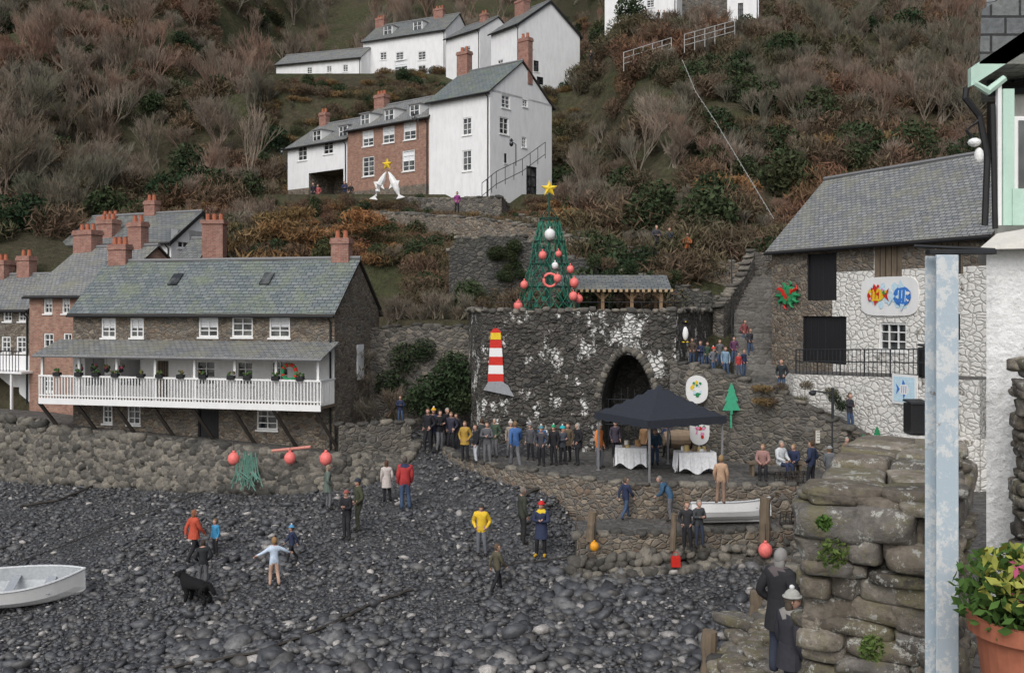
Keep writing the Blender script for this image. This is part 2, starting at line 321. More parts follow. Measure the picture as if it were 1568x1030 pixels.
wall('steps_side_wall',[wp(1100,470,43.5,2),wp(1130,430,47,4),wp(1150,385,49,6),wp(1185,395,49.3,6)],.5,M['stone'])
wall('ramp_retaining_wall',[wp(1030,556,37.8,1),wp(1080,562,37,1),wp(1140,583,36,1),wp(1200,600,35.3,1),wp(1250,628,34.6,1),wp(1300,655,33.8,1)],.45,M['stone'])
wall('inner_terrace_wall',[wp(518,650,39.2,1),wp(628,648,40,1)],.4,M['stone'])
wall('terrace_kerb_wall',[(p[0]+.15,p[1]+.1,1.0,TZ+.03) for p in edge[:6]],.35,M['stone_brown'],jit=.04)
wall('quay_edge_wall',[(p[0]+.2,p[1],1.9,2.75) for p in edge[6:10]],.4,M['stone_brown'],jit=.07)
poly_slab('sloping_path',[(6.6,38.2),(8.4,36.4),(10,35.5),(12.2,34.2),(14,31.5),(15.2,33),(12,39),(11.5,41.5),(9.3,41.5),(6.8,41)],[5.2,5.05,4.7,3.6,2.5,2.5,4.6,5.2,5.2,5.3],0,[M['paving'],M['stone']])
mb=MB()
for i in range(24):
    t=i/24; y=41+7.6*t; xc=10.4+1.7*t; z=5.2+4.3*(i+1)/24; mb.box((xc-1.1,y,3),(xc+1.1,y+7.6/24+.02,z),0)
mb.obj('stone_steps',[m_rubble('step_stone',[(.13,.123,.115),(.22,.21,.195)],2.5,bs=.4)],bevel=.02)
mb=MB()
for k in range(2):
    z=.5+k*.45; mb.tube([(9.2,41,5.2+z),(10.9,48.6,9.5+z)],.03)
for i in range(7): t=i/6; mb.tube([(9.2+1.7*t,41+7.6*t,5.0+4.3*t),(9.2+1.7*t,41+7.6*t,6.2+4.3*t)],.025)
mb.obj('steps_handrail',[M['iron']])
poly_slab('boat_slip_platform',[(2.0,28.8),(9.3,29.2),(9.3,31.2),(3.8,31.2),(2.0,30.6)],1.32,-1,[M['paving'],M['stone_brown']])
wall('slip_wall',[(1.9,28.9,0,1.3),(5,29.0,0,1.33),(9.3,29.25,0,1.4)],.35,M['stone_brown'],step=.35)
C=np.stack([rs.uniform(1.8,9.4,260),28.75-rs.rand(260)*.5,np.zeros(260)],1); C[:,2]=beach(C[:,0],C[:,1])+.02+rs.rand(260)*.45*(C[:,1]>28.5); l=rs.uniform(.09,.22,260)
stones('slip_foot_boulders',C,np.stack([l*1.2,l,l*.8],1),rs.rand(260)*6,M['boulder'],2,.8,.1)
def seg_pts(pts,n):
    out=[]; tot=[0]
    for a,b in zip(pts[:-1],pts[1:]): tot.append(tot[-1]+math.hypot(b[0]-a[0],b[1]-a[1]))
    for t in rs.rand(n)*tot[-1]:
        k=max(i for i in range(len(pts)-1) if tot[i]<=t); f=(t-tot[k])/(tot[k+1]-tot[k]); out.append([pts[k][j]+(pts[k+1][j]-pts[k][j])*f for j in range(3)])
    return np.array(out)
SW=[XY(-140,47.5),XY(0,43.5),XY(112,41.7),XY(300,39.7),XY(420,38.6),XY(520,38.4),XY(628,39.7),XY(645,41)]
SZ_=[3.4,3.3,2.85,2.6,2.4,2.2,1.95,1.9]
poly_slab('sea_wall_terrace',SW+[(-3.5,45),(-60,56)],SZ_+[1.9,2.6],-2,[M['paving'],M['stone']])
q=seg_pts([(*p,z) for p,z in zip(SW,SZ_)],3600); h=rs.rand(len(q)); zb=beach(q[:,0],q[:,1]); z=zb-.1+h*(q[:,2]-zb); out=(1-h)*.6
C=np.stack([q[:,0]+.0,q[:,1]-.05-out,z],1); l=rs.uniform(.09,.25,len(q))
stones('sea_wall_boulders',C,np.stack([l*1.2,l,l*.85],1),rs.rand(len(q))*.6-.3,M['boulder'],2,.72,.09)
# ---------------------------------------------------------------- house kit
EXC=[]
class House:
    def __init__(s,name,A,B,z0,zt,depth,rise,roofmat,wallmats,mfun=None,fo=(),go=(),breaks=((),()),chim=(),oh=.25,bars=(2,3),skip_roof=False,barge=None,curt=0):
        s.A,s.B=A,B; s.L=L=math.hypot(B[0]-A[0],B[1]-A[1]); s.ang=math.atan2(B[1]-A[1],B[0]-A[0]); s.z0=z0; s.d=depth
        s.e=e=empty(name,(A[0],A[1],z0),s.ang); H=zt-z0; mf=mfun or (lambda a,z,side:0)
        EXC.append((A,B,depth))
        mb=MB(); fr=MB(); 
        r2=s.world(L,depth)
        fo2=[(*s.meas(A,B,o),*(o[4:])) for o in fo]; go2=[(*s.meas(B,r2,o),*(o[4:])) for o in go]
        def side(P,Ls,ops,nm):
            ss=sorted(set([0,Ls]+[x for o in ops for x in (o[0],o[2])]+[b for b in breaks[0] if nm=='f' and 0<b<Ls])); zz=sorted(set([0,H]+[x for o in ops for x in (o[1],o[3])]+[b-z0 for b in breaks[1]]))
            for a0,a1 in zip(ss[:-1],ss[1:]):
                for c0,c1 in zip(zz[:-1],zz[1:]):
                    am,cm=(a0+a1)/2,(c0+c1)/2
                    if any(o[0]<am<o[2] and o[1]<cm<o[3] for o in ops): continue
                    mb.face([P(a0,0,c0),P(a1,0,c0),P(a1,0,c1),P(a0,0,c1)],mf(am,cm+z0,nm))
            for o in ops:
                a0,c0,a1,c1=o[:4]; kind=o[4] if len(o)>4 else 'w'; D=.14; mi=mf((a0+a1)/2,c0+z0-.05,nm)
                for q in ([(a0,c0),(a0,c1)],[(a1,c1),(a1,c0)],[(a0,c1),(a1,c1)],[(a1,c0),(a0,c0)]):
                    mb.face([P(q[0][0],0,q[0][1]),P(q[1][0],0,q[1][1]),P(q[1][0],D,q[1][1]),P(q[0][0],D,q[0][1])],mi)
                def bx(x0,x1,d0,d1,y0,y1,m): fr.hexa([P(x0,d0,y0),P(x1,d0,y0),P(x1,d1,y0),P(x0,d1,y0),P(x0,d0,y1),P(x1,d0,y1),P(x1,d1,y1),P(x0,d1,y1)],m)
                if kind=='w' or kind=='b' or kind=='c':
                    mi2=0 if kind!='b' else 2
                    bx(a0,a1,.1,.13,c0,c1,1); w=.07
                    bx(a0,a0+w,.03,.1,c0,c1,mi2);bx(a1-w,a1,.03,.1,c0,c1,mi2);bx(a0+w,a1-w,.03,.1,c0,c0+w,mi2);bx(a0+w,a1-w,.03,.1,c1-w,c1,mi2)
                    nx,ny=bars
                    for i in range(1,nx): x=a0+(a1-a0)*i/nx; bx(x-.022,x+.022,.05,.098,c0+w,c1-w,mi2)
                    for i in range(1,ny): y=c0+(c1-c0)*i/ny; bx(a0+w,a1-w,.055,.094,y-.02,y+.02,mi2)
                    bx(a0-.05,a1+.05,-.06,.03,c0-.07,c0-.004,0)
                    if kind=='c': bx(a0+w,a1-w,.096,.099,(c0+c1)/2,c1-w,3)
                elif kind=='d':
                    bx(a0,a1,.1,.16,c0,c1,2); bx(a0,a0+.06,.03,.1,c0,c1,2);bx(a1-.06,a1,.03,.1,c0,c1,2); bx((a0+a1)/2-.015,(a0+a1)/2+.015,.085,.1,c0,c1,5)
                    for i in range(1,6): x=a0+(a1-a0)*i/6; bx(x-.008,x+.008,.092,.1,c0,c1,5)
                elif kind=='s':
                    bx(a0,a1,.05,.1,c0,c1,4)
                    for i in range(1,5): x=a0+(a1-a0)*i/5; bx(x-.01,x+.01,.035,.05,c0,c1,2)
                elif kind=='o':
                    mb.face([P(a0,2.5,c0),P(a1,2.5,c0),P(a1,2.5,c1),P(a0,2.5,c1)],mi)
                    for q in ([(a0,c0),(a0,c1)],[(a1,c1),(a1,c0)],[(a0,c1),(a1,c1)],[(a1,c0),(a0,c0)]):
                        mb.face([P(q[0][0],D,q[0][1]),P(q[1][0],D,q[1][1]),P(q[1][0],2.5,q[1][1]),P(q[0][0],2.5,q[0][1])],mi)
        side(lambda a,d,z:Vector((a,d,z)),L,fo2,'f'); side(lambda a,d,z:Vector((L-d,a,z)),depth,go2,'g')
        side(lambda a,d,z:Vector((L-a,depth-d,z)),L,[],'k'); side(lambda a,d,z:Vector((d,depth-a,z)),depth,[],'l')
        hd=depth/2; mb.face([(L,0,H),(L,depth,H),(L,hd,H+rise)],mf(hd,zt+rise*.5,'g')); mb.face([(0,depth,H),(0,0,H),(0,hd,H+rise)],mf(hd,zt+rise*.5,'l'))
        mb.obj('walls',wallmats,s.e); s.frames=fr
        if not skip_roof:
            rf=MB(); k=rise/hd; th=.1
            for sg in (0,1):
                def Q(x,y,z): return (x,y if sg==0 else depth-y,z)
                n_=max(3,int(L/1.2)); g=.12
                for i in range(n_):
                    x0=-g+(L+2*g)*i/n_; x1=-g+(L+2*g)*(i+1)/n_
                    w0=.03*math.sin(i*1.7+L); w1=.03*math.sin((i+1)*1.7+L)
                    a=[Q(x0,-oh,H-oh*k+.04),Q(x1,-oh,H-oh*k+.04),Q(x1,hd,H+rise+.04+w1),Q(x0,hd,H+rise+.04+w0)]
                    b=[(p[0],p[1],p[2]+th) for p in a]
                    rf.face(b if sg==0 else b[::-1],0); rf.face(a[::-1],1); rf.face([a[0],a[1],b[1],b[0]],1)
                    if i==0: rf.face([a[0],b[0],b[3],a[3]],1)
                    if i==n_-1: rf.face([a[1],a[2],b[2],b[1]],1)
                y=-oh-.06; rf.tube([Q(-.1,y,H-oh*k+.04),Q(L+.1,y,H-oh*k+.04)],.06,6,2)
                rf.tube([Q(L-.15,y,H-oh*k),Q(L-.15,-.06,H-.4),Q(L-.15,-.06,.1)],.04,6,2)
            rf.tube([(-g,hd,H+rise+.15),(L+g,hd,H+rise+.15)],.09,6,3)
            if barge:
                for xx in (L+.13,):
                    for sg in (0,1):
                        y0=-oh if sg==0 else depth+oh
                        a=Vector((xx,y0,H-oh*k-.1)); b=Vector((xx,hd,H+rise-.1)); rf.hexa([a,a+Vector((.04,0,0)),b+Vector((.04,0,0)),b,a+Vector((0,0,.24)),a+Vector((.04,0,.24)),b+Vector((.04,0,.24)),b+Vector((0,0,.24))],4)
            rf.obj('roof',[roofmat,M['darkwood'],M['black'],M['lead'],barge or M['black']],s.e)
        s.H=H; s.rise=rise
        for c in chim: s.chimney(*c)
    def finish(s): s.frames.obj('windows_and_doors',[M['whiteclean'],M['glass'],M['black'],M['cloth'],M['wood'],M['iron']],s.e)
    def world(s,a,b):
        c,n=math.cos(s.ang),math.sin(s.ang); return (s.A[0]+a*c-b*n,s.A[1]+a*n+b*c)
    def meas(s,A,B,o):
        L=math.hypot(B[0]-A[0],B[1]-A[1])
        def q(u):
            k=(u-CU)/F; t=(k*A[1]-A[0])/((B[0]-A[0])-k*(B[1]-A[1])); return t*L,A[1]+t*(B[1]-A[1])
        s0,y0=q(o[0]); s1,y1=q(o[2]); ym=(y0+y1)/2
        zt=8-(o[1]-HV)/F*ym-s.z0; zb=8-(o[3]-HV)/F*ym-s.z0
        return (max(.05,s0),max(.0,zb),min(L-.05,s1),zt)
    def chimney(s,a,b,w,h,pots=2,base=None,mat=None):
        mb=MB(); z=s.H+s.rise-abs(b-s.d/2)/(s.d/2)*s.rise-.7; t=s.H+s.rise+h; w2=w; d2=w*.6 if pots<2 else w*.55
        mb.box((a-w2/2,b-d2/2,z),(a+w2/2,b+d2/2,t-.25),0); mb.box((a-w2/2-.05,b-d2/2-.05,t-.25),(a+w2/2+.05,b+d2/2+.05,t-.1),0); mb.box((a-w2/2-.02,b-d2/2-.02,t-.1),(a+w2/2+.02,b+d2/2+.02,t),0)
        for i in range(pots):
            x=a+(i-(pots-1)/2)*w/pots*.9; mb.tube([(x,b,t),(x,b,t+.3),(x,b,t+.34)],[.12,.095,.11],8,1)
        mb.obj('chimney',[mat or M['brick_ch'],M['terracotta']],s.e)
    def dormer(s,a,w,h,y0=.35,m=None):
        k=s.rise/(s.d/2); z=s.H+y0*k; mb=MB(); y1=y0+h/k+.3
        mb.box((a-w/2,y0,z-.1),(a+w/2,y1,z+h),0); mb.box((a-w/2-.08,y0-.12,z+h),(a+w/2+.08,y1+.3,z+h+.08),1)
        mb.box((a-w/2+.1,y0-.02,z+.15),(a+w/2-.1,y0-.004,z+h-.08),2); mb.box((a-.025,y0-.05,z+.15),(a+.025,y0-.02,z+h-.08),0); mb.box((a-w/2+.1,y0-.045,z+h*.5),(a+w/2-.1,y0-.021,z+h*.5+.04),0)
        mb.obj('dormer',[M['whiteclean'],M['lead'],M['glass']],s.e)
def mfL1(a,z,side):
    if side!='f': return 0
    return 1 if 4.1<z<6.5 else 0
L1=House('harbour_cottage',(-19.04,42.5),(-7.16,39.5),1.8,7.8,4.8,2.15,M['slate_g'],[M['stone_brown'],M['white']],mfL1,
  fo=[(155,487,177,517,'c'),(199,487,220,517,'c'),(304,486,334,516,'c'),(355,485,387,516),(412,484,444,517,'c'),
      (300,552,330,590),(362,553,388,590),(415,552,442,586),(130,545,160,590,'o'),(185,550,215,590,'o'),(240,552,258,608,'s'),
      (303,627,335,684,'d'),(393,627,425,658),(157,620,172,648),(195,620,215,650)],breaks=((),(4.1,6.5)),chim=[(11.5,2.4,.8,1.0,2),(.6,2.4,.9,.9,3)])
L1.finish()
e=L1.e; L=L1.L; b=MB(); z=2.33
b.box((-.6,-1.35,z-.12),(L+.05,-.01,z),0)
b.box((-.6,-1.4,z-.2),(L+.05,-1.35,z+.05),1)
b.box((-.6,-1.4,z+.95),(L+.05,-1.32,z+1.02),1); b.box((-.6,-1.39,z+.14),(L+.05,-1.33,z+.19),1)
k=-.6
while k<L+.05: b.box((k,-1.385,z+.05),(k+.045,-1.345,z+.95),1); k+=.14
for yy in np.arange(-1.3,-.05,.14): b.box((L,yy,z),(L+.04,yy+.045,z+.95),1)
b.box((L,-1.32,z+.95),(L+.05,0,z+1.02),1)
for i in range(8):
    x=-.5+i*(L+.4)/7; b.box((x-.05,-1.32,z),(x+.05,-1.22,z+1.95),1)
    b.tube([(x+.3,-.06,.45),(x-.15,-1.3,z-.15)],.085,4,2)
b.obj('balcony',[M['wood'],M['whiteclean'],M['darkwood']],e)
b=MB()
for i in range(10):
    x0=-.7+(L+.9)*i/10; x1=-.7+(L+.9)*(i+1)/10
    b.hexa([(x0,-1.6,4.15),(x1,-1.6,4.15),(x1,0,4.72),(x0,0,4.72),(x0,-1.6,4.22),(x1,-1.6,4.22),(x1,0,4.8),(x0,0,4.8)],0)
b.tube([(-.7,-1.66,4.15),(L+.2,-1.66,4.15)],.05,6,1)
b.obj('balcony_pent_roof',[M['slate_l'],M['lead']],e)
b=MB()
for i in range(12):
    x=.1+i*1.0+R.uniform(-.2,.2); b.box((x,-1.5,z+.98),(x+.3,-1.3,z+1.14),0)
    for j in range(9): b.ell((x+.15+R.uniform(-.15,.15),-1.4+R.uniform(-.08,.08),z+1.18+R.uniform(-.02,.1)),(.06,.05,.05),R.choice([1,1,2]),1)
for i in range(4):
    x=1.2+i*.65; b.ell((x,-1.1,z+1.25),(.14,.14,.12),0,1); b.tube([(x,-1.1,z+1.3),(x,-1.1,z+1.9)],.01,4,0)
    for j in range(8): b.ell((x+R.uniform(-.14,.14),-1.1+R.uniform(-.1,.1),z+1.35+R.uniform(-.05,.12)),(.07,.06,.06),R.choice([1,3,2]),1)
b.obj('flower_planters',[M['black'],m_plain((.05,.1,.03),.9,name='planter_foliage'),m_plain((.15,.12,.05),.9),m_plain((.4,.08,.15),.9)],e)
b=MB()
for a in np.linspace(0,6.28,26)[:-1]: b.ell((10.9+.3*math.cos(a),-1.25,z+1.3+.3*math.sin(a)),(.09,.07,.09),R.choice([0,0,1]),1)
b.obj('wreath',[M['green'],M['red']],e)
b=MB(); kk=2.15/2.4
for x in (3.9,8.3):
    z1,z2=L1.H+1.1*kk+.16,L1.H+1.65*kk+.16; q=[(x,1.1,z1),(x+.45,1.1,z1),(x+.45,1.65,z2),(x,1.65,z2)]; b.hexa(q+[(a,y-.04,c+.06) for a,y,c in q],0)
b.obj('skylights',[M['glass']],e)
b=MB(); b.box((L+.02,2.2,3.1),(L+.06,2.9,4.6),0)
b.obj('noticeboard_panel',[M['white']],e)
H=House('brick_terrace_house',XY(45,47.5),XY(165,45.2),1.9,8.6,6,2.3,M['slate_l'],[M['brick']],fo=[(67,452,80,480,'c'),(95,452,107,480,'c'),(120,452,133,478,'c'),(67,510,82,540),(97,510,110,540),(66,575,82,600)],chim=[(.5,3,1.3,1.0,3),(4.0,3,.9,1.3,2)]); H.finish()
H=House('slate_cottage',XY(-110,51),XY(46,48.2),1.9,7.9,5.5,1.7,M['slate_l'],[M['stone_brown'],M['white']],lambda a,z,s:1 if z<5.6 else 0,fo=[(5,470,18,492),(28,470,40,492),(2,515,16,540),(25,515,40,540),(10,590,30,625)],breaks=((),(5.6,)),chim=[(2,2.7,1.3,.9,3),(3.9,2.7,.9,1.1,2)]); H.finish()
b=MB(); b.box((-.2,-1.2,2.9),(H.L+.8,0,3.0),0); b.box((-.2,-1.2,3.95),(H.L+.8,-1.15,4.0),1)
for i in range(40): x=-.2+i*(H.L+1)/40; b.box((x,-1.19,3.0),(x+.025,-1.165,3.95),1)
for i in range(4): x=i*(H.L)/3; b.box((x,-1.15,0),(x+.1,-1.05,2.9),0)
b.obj('iron_balcony',[M['white'],M['iron']],H.e)
H=House('white_gabled_house',XY(96,57),XY(262,53.5),5,11.6,4.6,1.7,M['slate'],[M['white']],go=[(272,352,290,380)],chim=[(4.6,2.3,.8,.9,2),(1.3,2.3,1.4,.1,3),(3,.6,1.2,-.3,3)],barge=M['black']); H.finish()
H=House('end_cottage',XY(268,52),XY(300,51.5),5,10.3,3,1.3,M['slate'],[M['stone']],chim=[]); H.finish()
mb=MB(); p=S(325,400,51.8); mb.box((p.x-.55,p.y,6),(p.x+.55,p.y+.8,12.4)); mb.box((p.x-.62,p.y-.07,12.4),(p.x+.62,p.y+.87,12.6))
for i in range(3): mb.tube([(p.x-.35+i*.35,p.y+.4,12.6),(p.x-.35+i*.35,p.y+.4,12.95)],.12,8,1)
mb.obj('brick_chimney_stack',[M['brick_ch'],M['terracotta']])
# ---- upper row
ZB=15.0; dv=Vector((.7705,-.6374)); Bp=Vector((-5.76,68.))
A0=Bp-dv*15.7; A1=Bp-dv*8.55
U1=House('white_archway_house',tuple(A0),tuple(A1-dv*.01),ZB,20.6,6.7,2.2,M['slate_l'],[M['white'],M['stone_brown']],lambda a,z,s:1 if (z<17.3) else 0,fo=[(456,224,470,246),(495,215,510,236),(473,262,526,316,'o')],breaks=((),(17.3,)),chim=[(.5,3.3,.8,1.1,2)])
U1.finish(); 
for x in (3.2,6.3): U1.dormer(x,1.0,.9)
U2=House('red_brick_house',tuple(A1),tuple(Bp),ZB,21.2,6.7,2.2,M['slate_l'],[M['brick'],M['stone_brown']],lambda a,z,s:1 if z<16.6 else 0,fo=[(555,200,572,224,'c'),(586,194,604,219,'c'),(618,187,637,214,'c'),(555,240,573,270),(616,230,635,262,'c')],breaks=((),(16.6,)),chim=[(.2,3.3,1.1,1.0,3)],bars=(2,4))
U2.finish()
for x in (1.6,4.2,6.8): U2.dormer(x,1.0,.9)
Cp=Bp+dv*5.6
U3=House('white_gabled_cottage',tuple(Bp+dv*.01),tuple(Cp),ZB,22.2,6.7,2.5,M['slate_g'],[M['white']],fo=[(708,180,722,207),(708,230,722,262)],go=[(768,146,781,166),(765,180,779,206),(800,150,808,164),(772,235,776,250,'b'),(799,210,806,226),(806,255,822,300,'b')],chim=[(.3,3.3,1.0,1.6,2),(5.2,4.2,.9,1.9,2)],bars=(2,3)); U3.finish()
mb=MB()
def star(mb,c,r,T,m=0,th=.06,n=5):
    pts=[(r*(1 if i%2==0 else .42)*math.sin(math.pi*i/n),r*(1 if i%2==0 else .42)*math.cos(math.pi*i/n)) for i in range(2*n)]
    f=[T@Vector((c[0]+x,c[1]-th,c[2]+z)) for x,z in pts]; k=[T@Vector((c[0]+x,c[1]+th,c[2]+z)) for x,z in pts]; cf=T@Vector((c[0],c[1]-th*2.5,c[2])); ck=T@Vector((c[0],c[1]+th*2.5,c[2]))
    for i in range(2*n):
        j=(i+1)%(2*n); mb.face([cf,f[j],f[i]],m); mb.face([ck,k[i],k[j]],m); mb.face([f[i],f[j],k[j],k[i]],m)
T=Matrix.Translation(S(593,302,64.0))@Matrix.Rotation(-.4,4,'Z')
star(mb,(0,0,2.15),.38,T,0)
for sg in (-1,1):
    pts=[(sg*x,0,z) for x,z in ((.08,1.65),(.2,1.5),(.35,1.2),(.55,.85),(.72,.45),(.85,.15),(.95,0))]; mb.tube([T@Vector(p) for p in pts],[.03,.1,.2,.25,.19,.08,.04],8,1)
    mb.face([T@Vector((sg*.6,-.1,1.05)),T@Vector((sg*.98,-.1,1.05)),T@Vector((sg*.78,-.1,.6))],1); mb.face([T@Vector((sg*.3,-.1,.85)),T@Vector((sg*.15,-.1,.5)),T@Vector((sg*.5,-.1,.7))],1); mb.face([T@Vector((sg*.7,-.05,-.15)),T@Vector((sg*1.35,-.05,-.05)),T@Vector((sg*.92,-.05,.15))],1)
mb.obj('dolphin_and_star_decoration',[M['yellow'],M['whiteclean']],smooth=False)
T1=House('white_hilltop_house',XY(556,112),XY(682,107),32.6,38.3,6,2.4,M['slate'],[M['white']],fo=[(582,80,592,92),(606,80,618,92),(640,79,652,92),(582,103,592,117),(604,92,624,112,'c'),(640,100,652,117),(664,103,672,114)],chim=[(.4,3,1.2,1.0,3),(8.4,3,1.2,1.0,3)]); T1.finish()
for x in (3,7): T1.dormer(x,1.2,1.1,.6)
H=House('long_low_cottage',XY(423,113),XY(553,109.5),32.4,35.9,4.5,1.5,M['slate_l'],[M['white']],fo=[(470,103,478,113),(500,101,508,111),(525,99,533,110)]); H.finish()
H=House('hillside_cottage',XY(683,104),XY(735,100),31,36.4,5,1.6,M['slate'],[M['white']],fo=[(706,72,720,80)],chim=[(3.3,2.5,.9,.9,2)]); H.finish()
A=Vector(XY(752,92)); H=House('tall_white_house',tuple(A),XY(795,88.5),26.5,33.6,7.2,2.6,M['slate'],[M['white']],fo=[(762,92,770,106)],go=[(806,93,814,110,'b'),(817,93,825,110,'b'),(808,66,816,74,'b'),(822,118,832,130,'b')],chim=[(.9,3,1.4,.9,3),(1.9,5.2,.9,.7,2)],barge=M['black']); H.finish()
H=House('stone_and_white_cottage',XY(926,96),XY(1036,93),34.6,38.8,5,2.5,M['slate'],[M['white']],fo=[(960,3,970,14),(990,0,1002,12)],chim=[]); H.finish()
H=House('hilltop_stone_house',XY(1036,95),XY(1162,93),34.8,41,6,2.2,M['slate'],[M['white'],M['stone']],lambda a,z,s:1 if a<4.8 else 0,breaks=((4.8,),()),fo=[(1130,5,1138,35,'b')]); H.finish()
# ---- right net-loft
RA=(11.0,41.5); RB=(15.55,31.6)
def mfR(a,z,s):
    if s!='f': return 0
    return 1 if (a>3.6 and z<9.35) else 0
RN=House('stone_net_loft',RA,RB,5.4,10.45,6,3.0,M['slate_l'],[M['stone_brown'],M['whitewash']],mfR,fo=[(1236,388,1281,460,'d'),(1338,376,1381,424,'s'),(1229,484,1296,556,'d'),(1346,494,1388,537),(1432,372,1475,420,'s'),(1432,480,1470,520,'b')],breaks=((3.6,),(9.35,)),bars=(3,3)); RN.finish()
PD=XY(1215,38.3); PE=XY(1500,30.2)
mb=MB(); bk=RN.world(0,.05); bk2=RN.world(RN.L,.05)
mb.face([(*PD,5.38),(*PE,5.75),(*bk2,5.75),(*bk,5.38)],0); mb.face([(*PD,1),(*PE,1),(*PE,5.75),(*PD,5.38)],1); mb.face([(*bk,1),(*PD,1),(*PD,5.38),(*bk,5.38)],1); mb.face([(*PE,1),(*bk2,1),(*bk2,5.75),(*PE,5.75)],1)
mb.obj('whitewashed_podium_wall',[M['paving'],M['whitewash']])
mb=MB(); n=34
for i in range(n+1):
    t=i/n*.8; p=Vector(PD).lerp(Vector(PE),t)+Vector((.12,.06)); z=5.38+.37*t; mb.tube([(p.x,p.y,z),(p.x,p.y,z+.95)],.014 if i%6 else .03,5)
p2=Vector(PD).lerp(Vector(PE),.8)+Vector((.12,.06)); p1=Vector(PD)+Vector((.12,.06)); 
for h in (.5,.95): mb.tube([(p1.x,p1.y,5.38+h),(p2.x,p2.y,5.68+h)],.022,5)
mb.obj('podium_railing',[M['iron']])
def loc(h,u,v): a,z,_,_=h.meas(h.A,h.B,(u,v,u,v)); return a,z
def blobs(mb,c,rx,rz,n,ms,y,rmin=.05,rmax=.16):
    for i in range(n):
        a=R.uniform(0,6.28); r=math.sqrt(R.random()); cx=c[0]+rx*r*math.cos(a); cz=c[1]+rz*r*math.sin(a); q=R.uniform(rmin,rmax); kk=R.randint(5,8); ph=R.random()*6
        mb.face([(cx+q*R.uniform(.6,1.2)*math.cos(ph+6.283*j/kk),y-i*.0012,cz+q*R.uniform(.6,1.2)*math.sin(ph+6.283*j/kk)) for j in range(kk)],R.choice(ms))
def fish(mb,cx,cz,l,h,y,m,m2,fl=1):
    K=20; mb.face([(cx+l*.5*math.cos(t),y,cz+h*.5*math.sin(t)) for t in [6.283*i/K for i in range(K)]],m)
    mb.face([(cx-fl*l*.4,y-.002,cz),(cx-fl*l*.8,y-.002,cz+h*.5),(cx-fl*l*.68,y-.002,cz),(cx-fl*l*.8,y-.002,cz-h*.5)],m2)
    mb.face([(cx-l*.2,y-.003,cz+h*.4),(cx+l*.15,y-.003,cz+h*.45),(cx-l*.1,y-.003,cz+h*.85)],m2); mb.face([(cx-l*.1,y-.003,cz-h*.4),(cx+l*.15,y-.003,cz-h*.42),(cx-l*.05,y-.003,cz-h*.8)],m2)
    for i in range(3): x=cx-l*.25+i*l*.2; mb.face([(x,y-.004,cz-h*.3),(x+l*.05,y-.004,cz-h*.3),(x+l*.09,y-.004,cz+h*.3),(x+l*.04,y-.004,cz+h*.3)],m2)
    mb.face([(cx+fl*l*.33+.05*math.cos(t),y-.005,cz+h*.1+.05*math.sin(t)) for t in (0,1.05,2.1,3.14,4.2,5.2)],0)
COL=[M['whiteclean'],M['red'],M['yellow'],M['green'],m_plain((.05,.2,.6),.6,name='blue_paint'),m_plain((.8,.3,.5),.6,name='pink_paint'),m_plain((.55,.74,.84),.6,name='sky_blue_paint')]
a0,z1=loc(RN,1320,425); a1,z0=loc(RN,1408,484); cx,cz=(a0+a1)/2,(z0+z1)/2; mb=MB()
K=24; out=[(cx+(a1-a0)/2*math.copysign(abs(math.cos(t))**.45,math.cos(t)),cz+(z1-z0)/2*math.copysign(abs(math.sin(t))**.45,math.sin(t))) for t in [2*math.pi*i/K for i in range(K)]]
mb.face([(x,-.06,z) for x,z in out],0)
for i in range(K): x,z=out[i]; x2,z2=out[(i+1)%K]; mb.face([(x,0,z),(x2,0,z2),(x2,-.06,z2),(x,-.06,z)],0)
w_=(a1-a0); blobs(mb,(cx,cz),w_*.38,.42,22,[6],-.061,.12,.22); fish(mb,cx-w_*.22,cz+.05,w_*.3,.5,-.095,2,1,-1); fish(mb,cx+w_*.24,cz,w_*.3,.7,-.095,4,6,1)
blobs(mb,(cx-w_*.2,cz+.1),w_*.18,.3,14,[1,5,2,3],-.105,.05,.1); blobs(mb,(cx+w_*.25,cz),w_*.14,.25,9,[4,6,0],-.105,.05,.1)
mb.obj('fish_mural',COL,RN.e)
a,z=loc(RN,1209,452); mb=MB(); mb.ell((a,-.08,z),(.55,.06,.4),3,2)
for i in range(10):
    t=i*.628; mb.tube([(a+.4*math.cos(t),-.08,z+.3*math.sin(t)),(a+.7*math.cos(t),-.1,z+.48*math.sin(t)),(a+.75*math.cos(t+.2),-.1,z+.6*math.sin(t+.2))],[.09,.06,.02],5,[3,1,3][i%3])
blobs(mb,(a,z),.4,.28,14,[1,1,3],-.15); mb.obj('crab_decoration',COL,RN.e)
d_=(Vector(PE)-Vector(PD)).normalized(); 
def onpod(u,v):
    k=(u-CU)/F; t=(k*PD[1]-PD[0])/((PE[0]-PD[0])-k*(PE[1]-PD[1])); y=PD[1]+t*(PE[1]-PD[1]); return Vector((k*y,y,8-(v-HV)/F*y))
pe=empty('blue_picture_board',onpod(1387,596),math.atan2(d_.y,d_.x)); mb=MB(); mb.box((-.55,-.07,-.5),(.55,-.01,.5),0); mb.box((-.46,-.08,-.42),(.46,-.072,.42),6); fish(mb,0,0,.45,.4,-.084,0,4,1); mb.obj('board',COL,pe)
def bin_(name,p,s=1,col=None):
    mb=MB(); mb.box((-.3,-.33,.05),(.3,.33,1.0)); mb.hexa([(-.33,-.38,1.0),(.33,-.38,1.0),(.33,.36,1.05),(-.33,.36,1.05),(-.3,-.33,1.06),(.3,-.33,1.06),(.3,.34,1.12),(-.3,.34,1.12)]); mb.tube([(-.25,.36,.1),(.25,.36,.1)],.1,8); o=mb.obj(name,[col or M['black']],None,loc=p,bevel=.03); o.scale=(s,s,s)
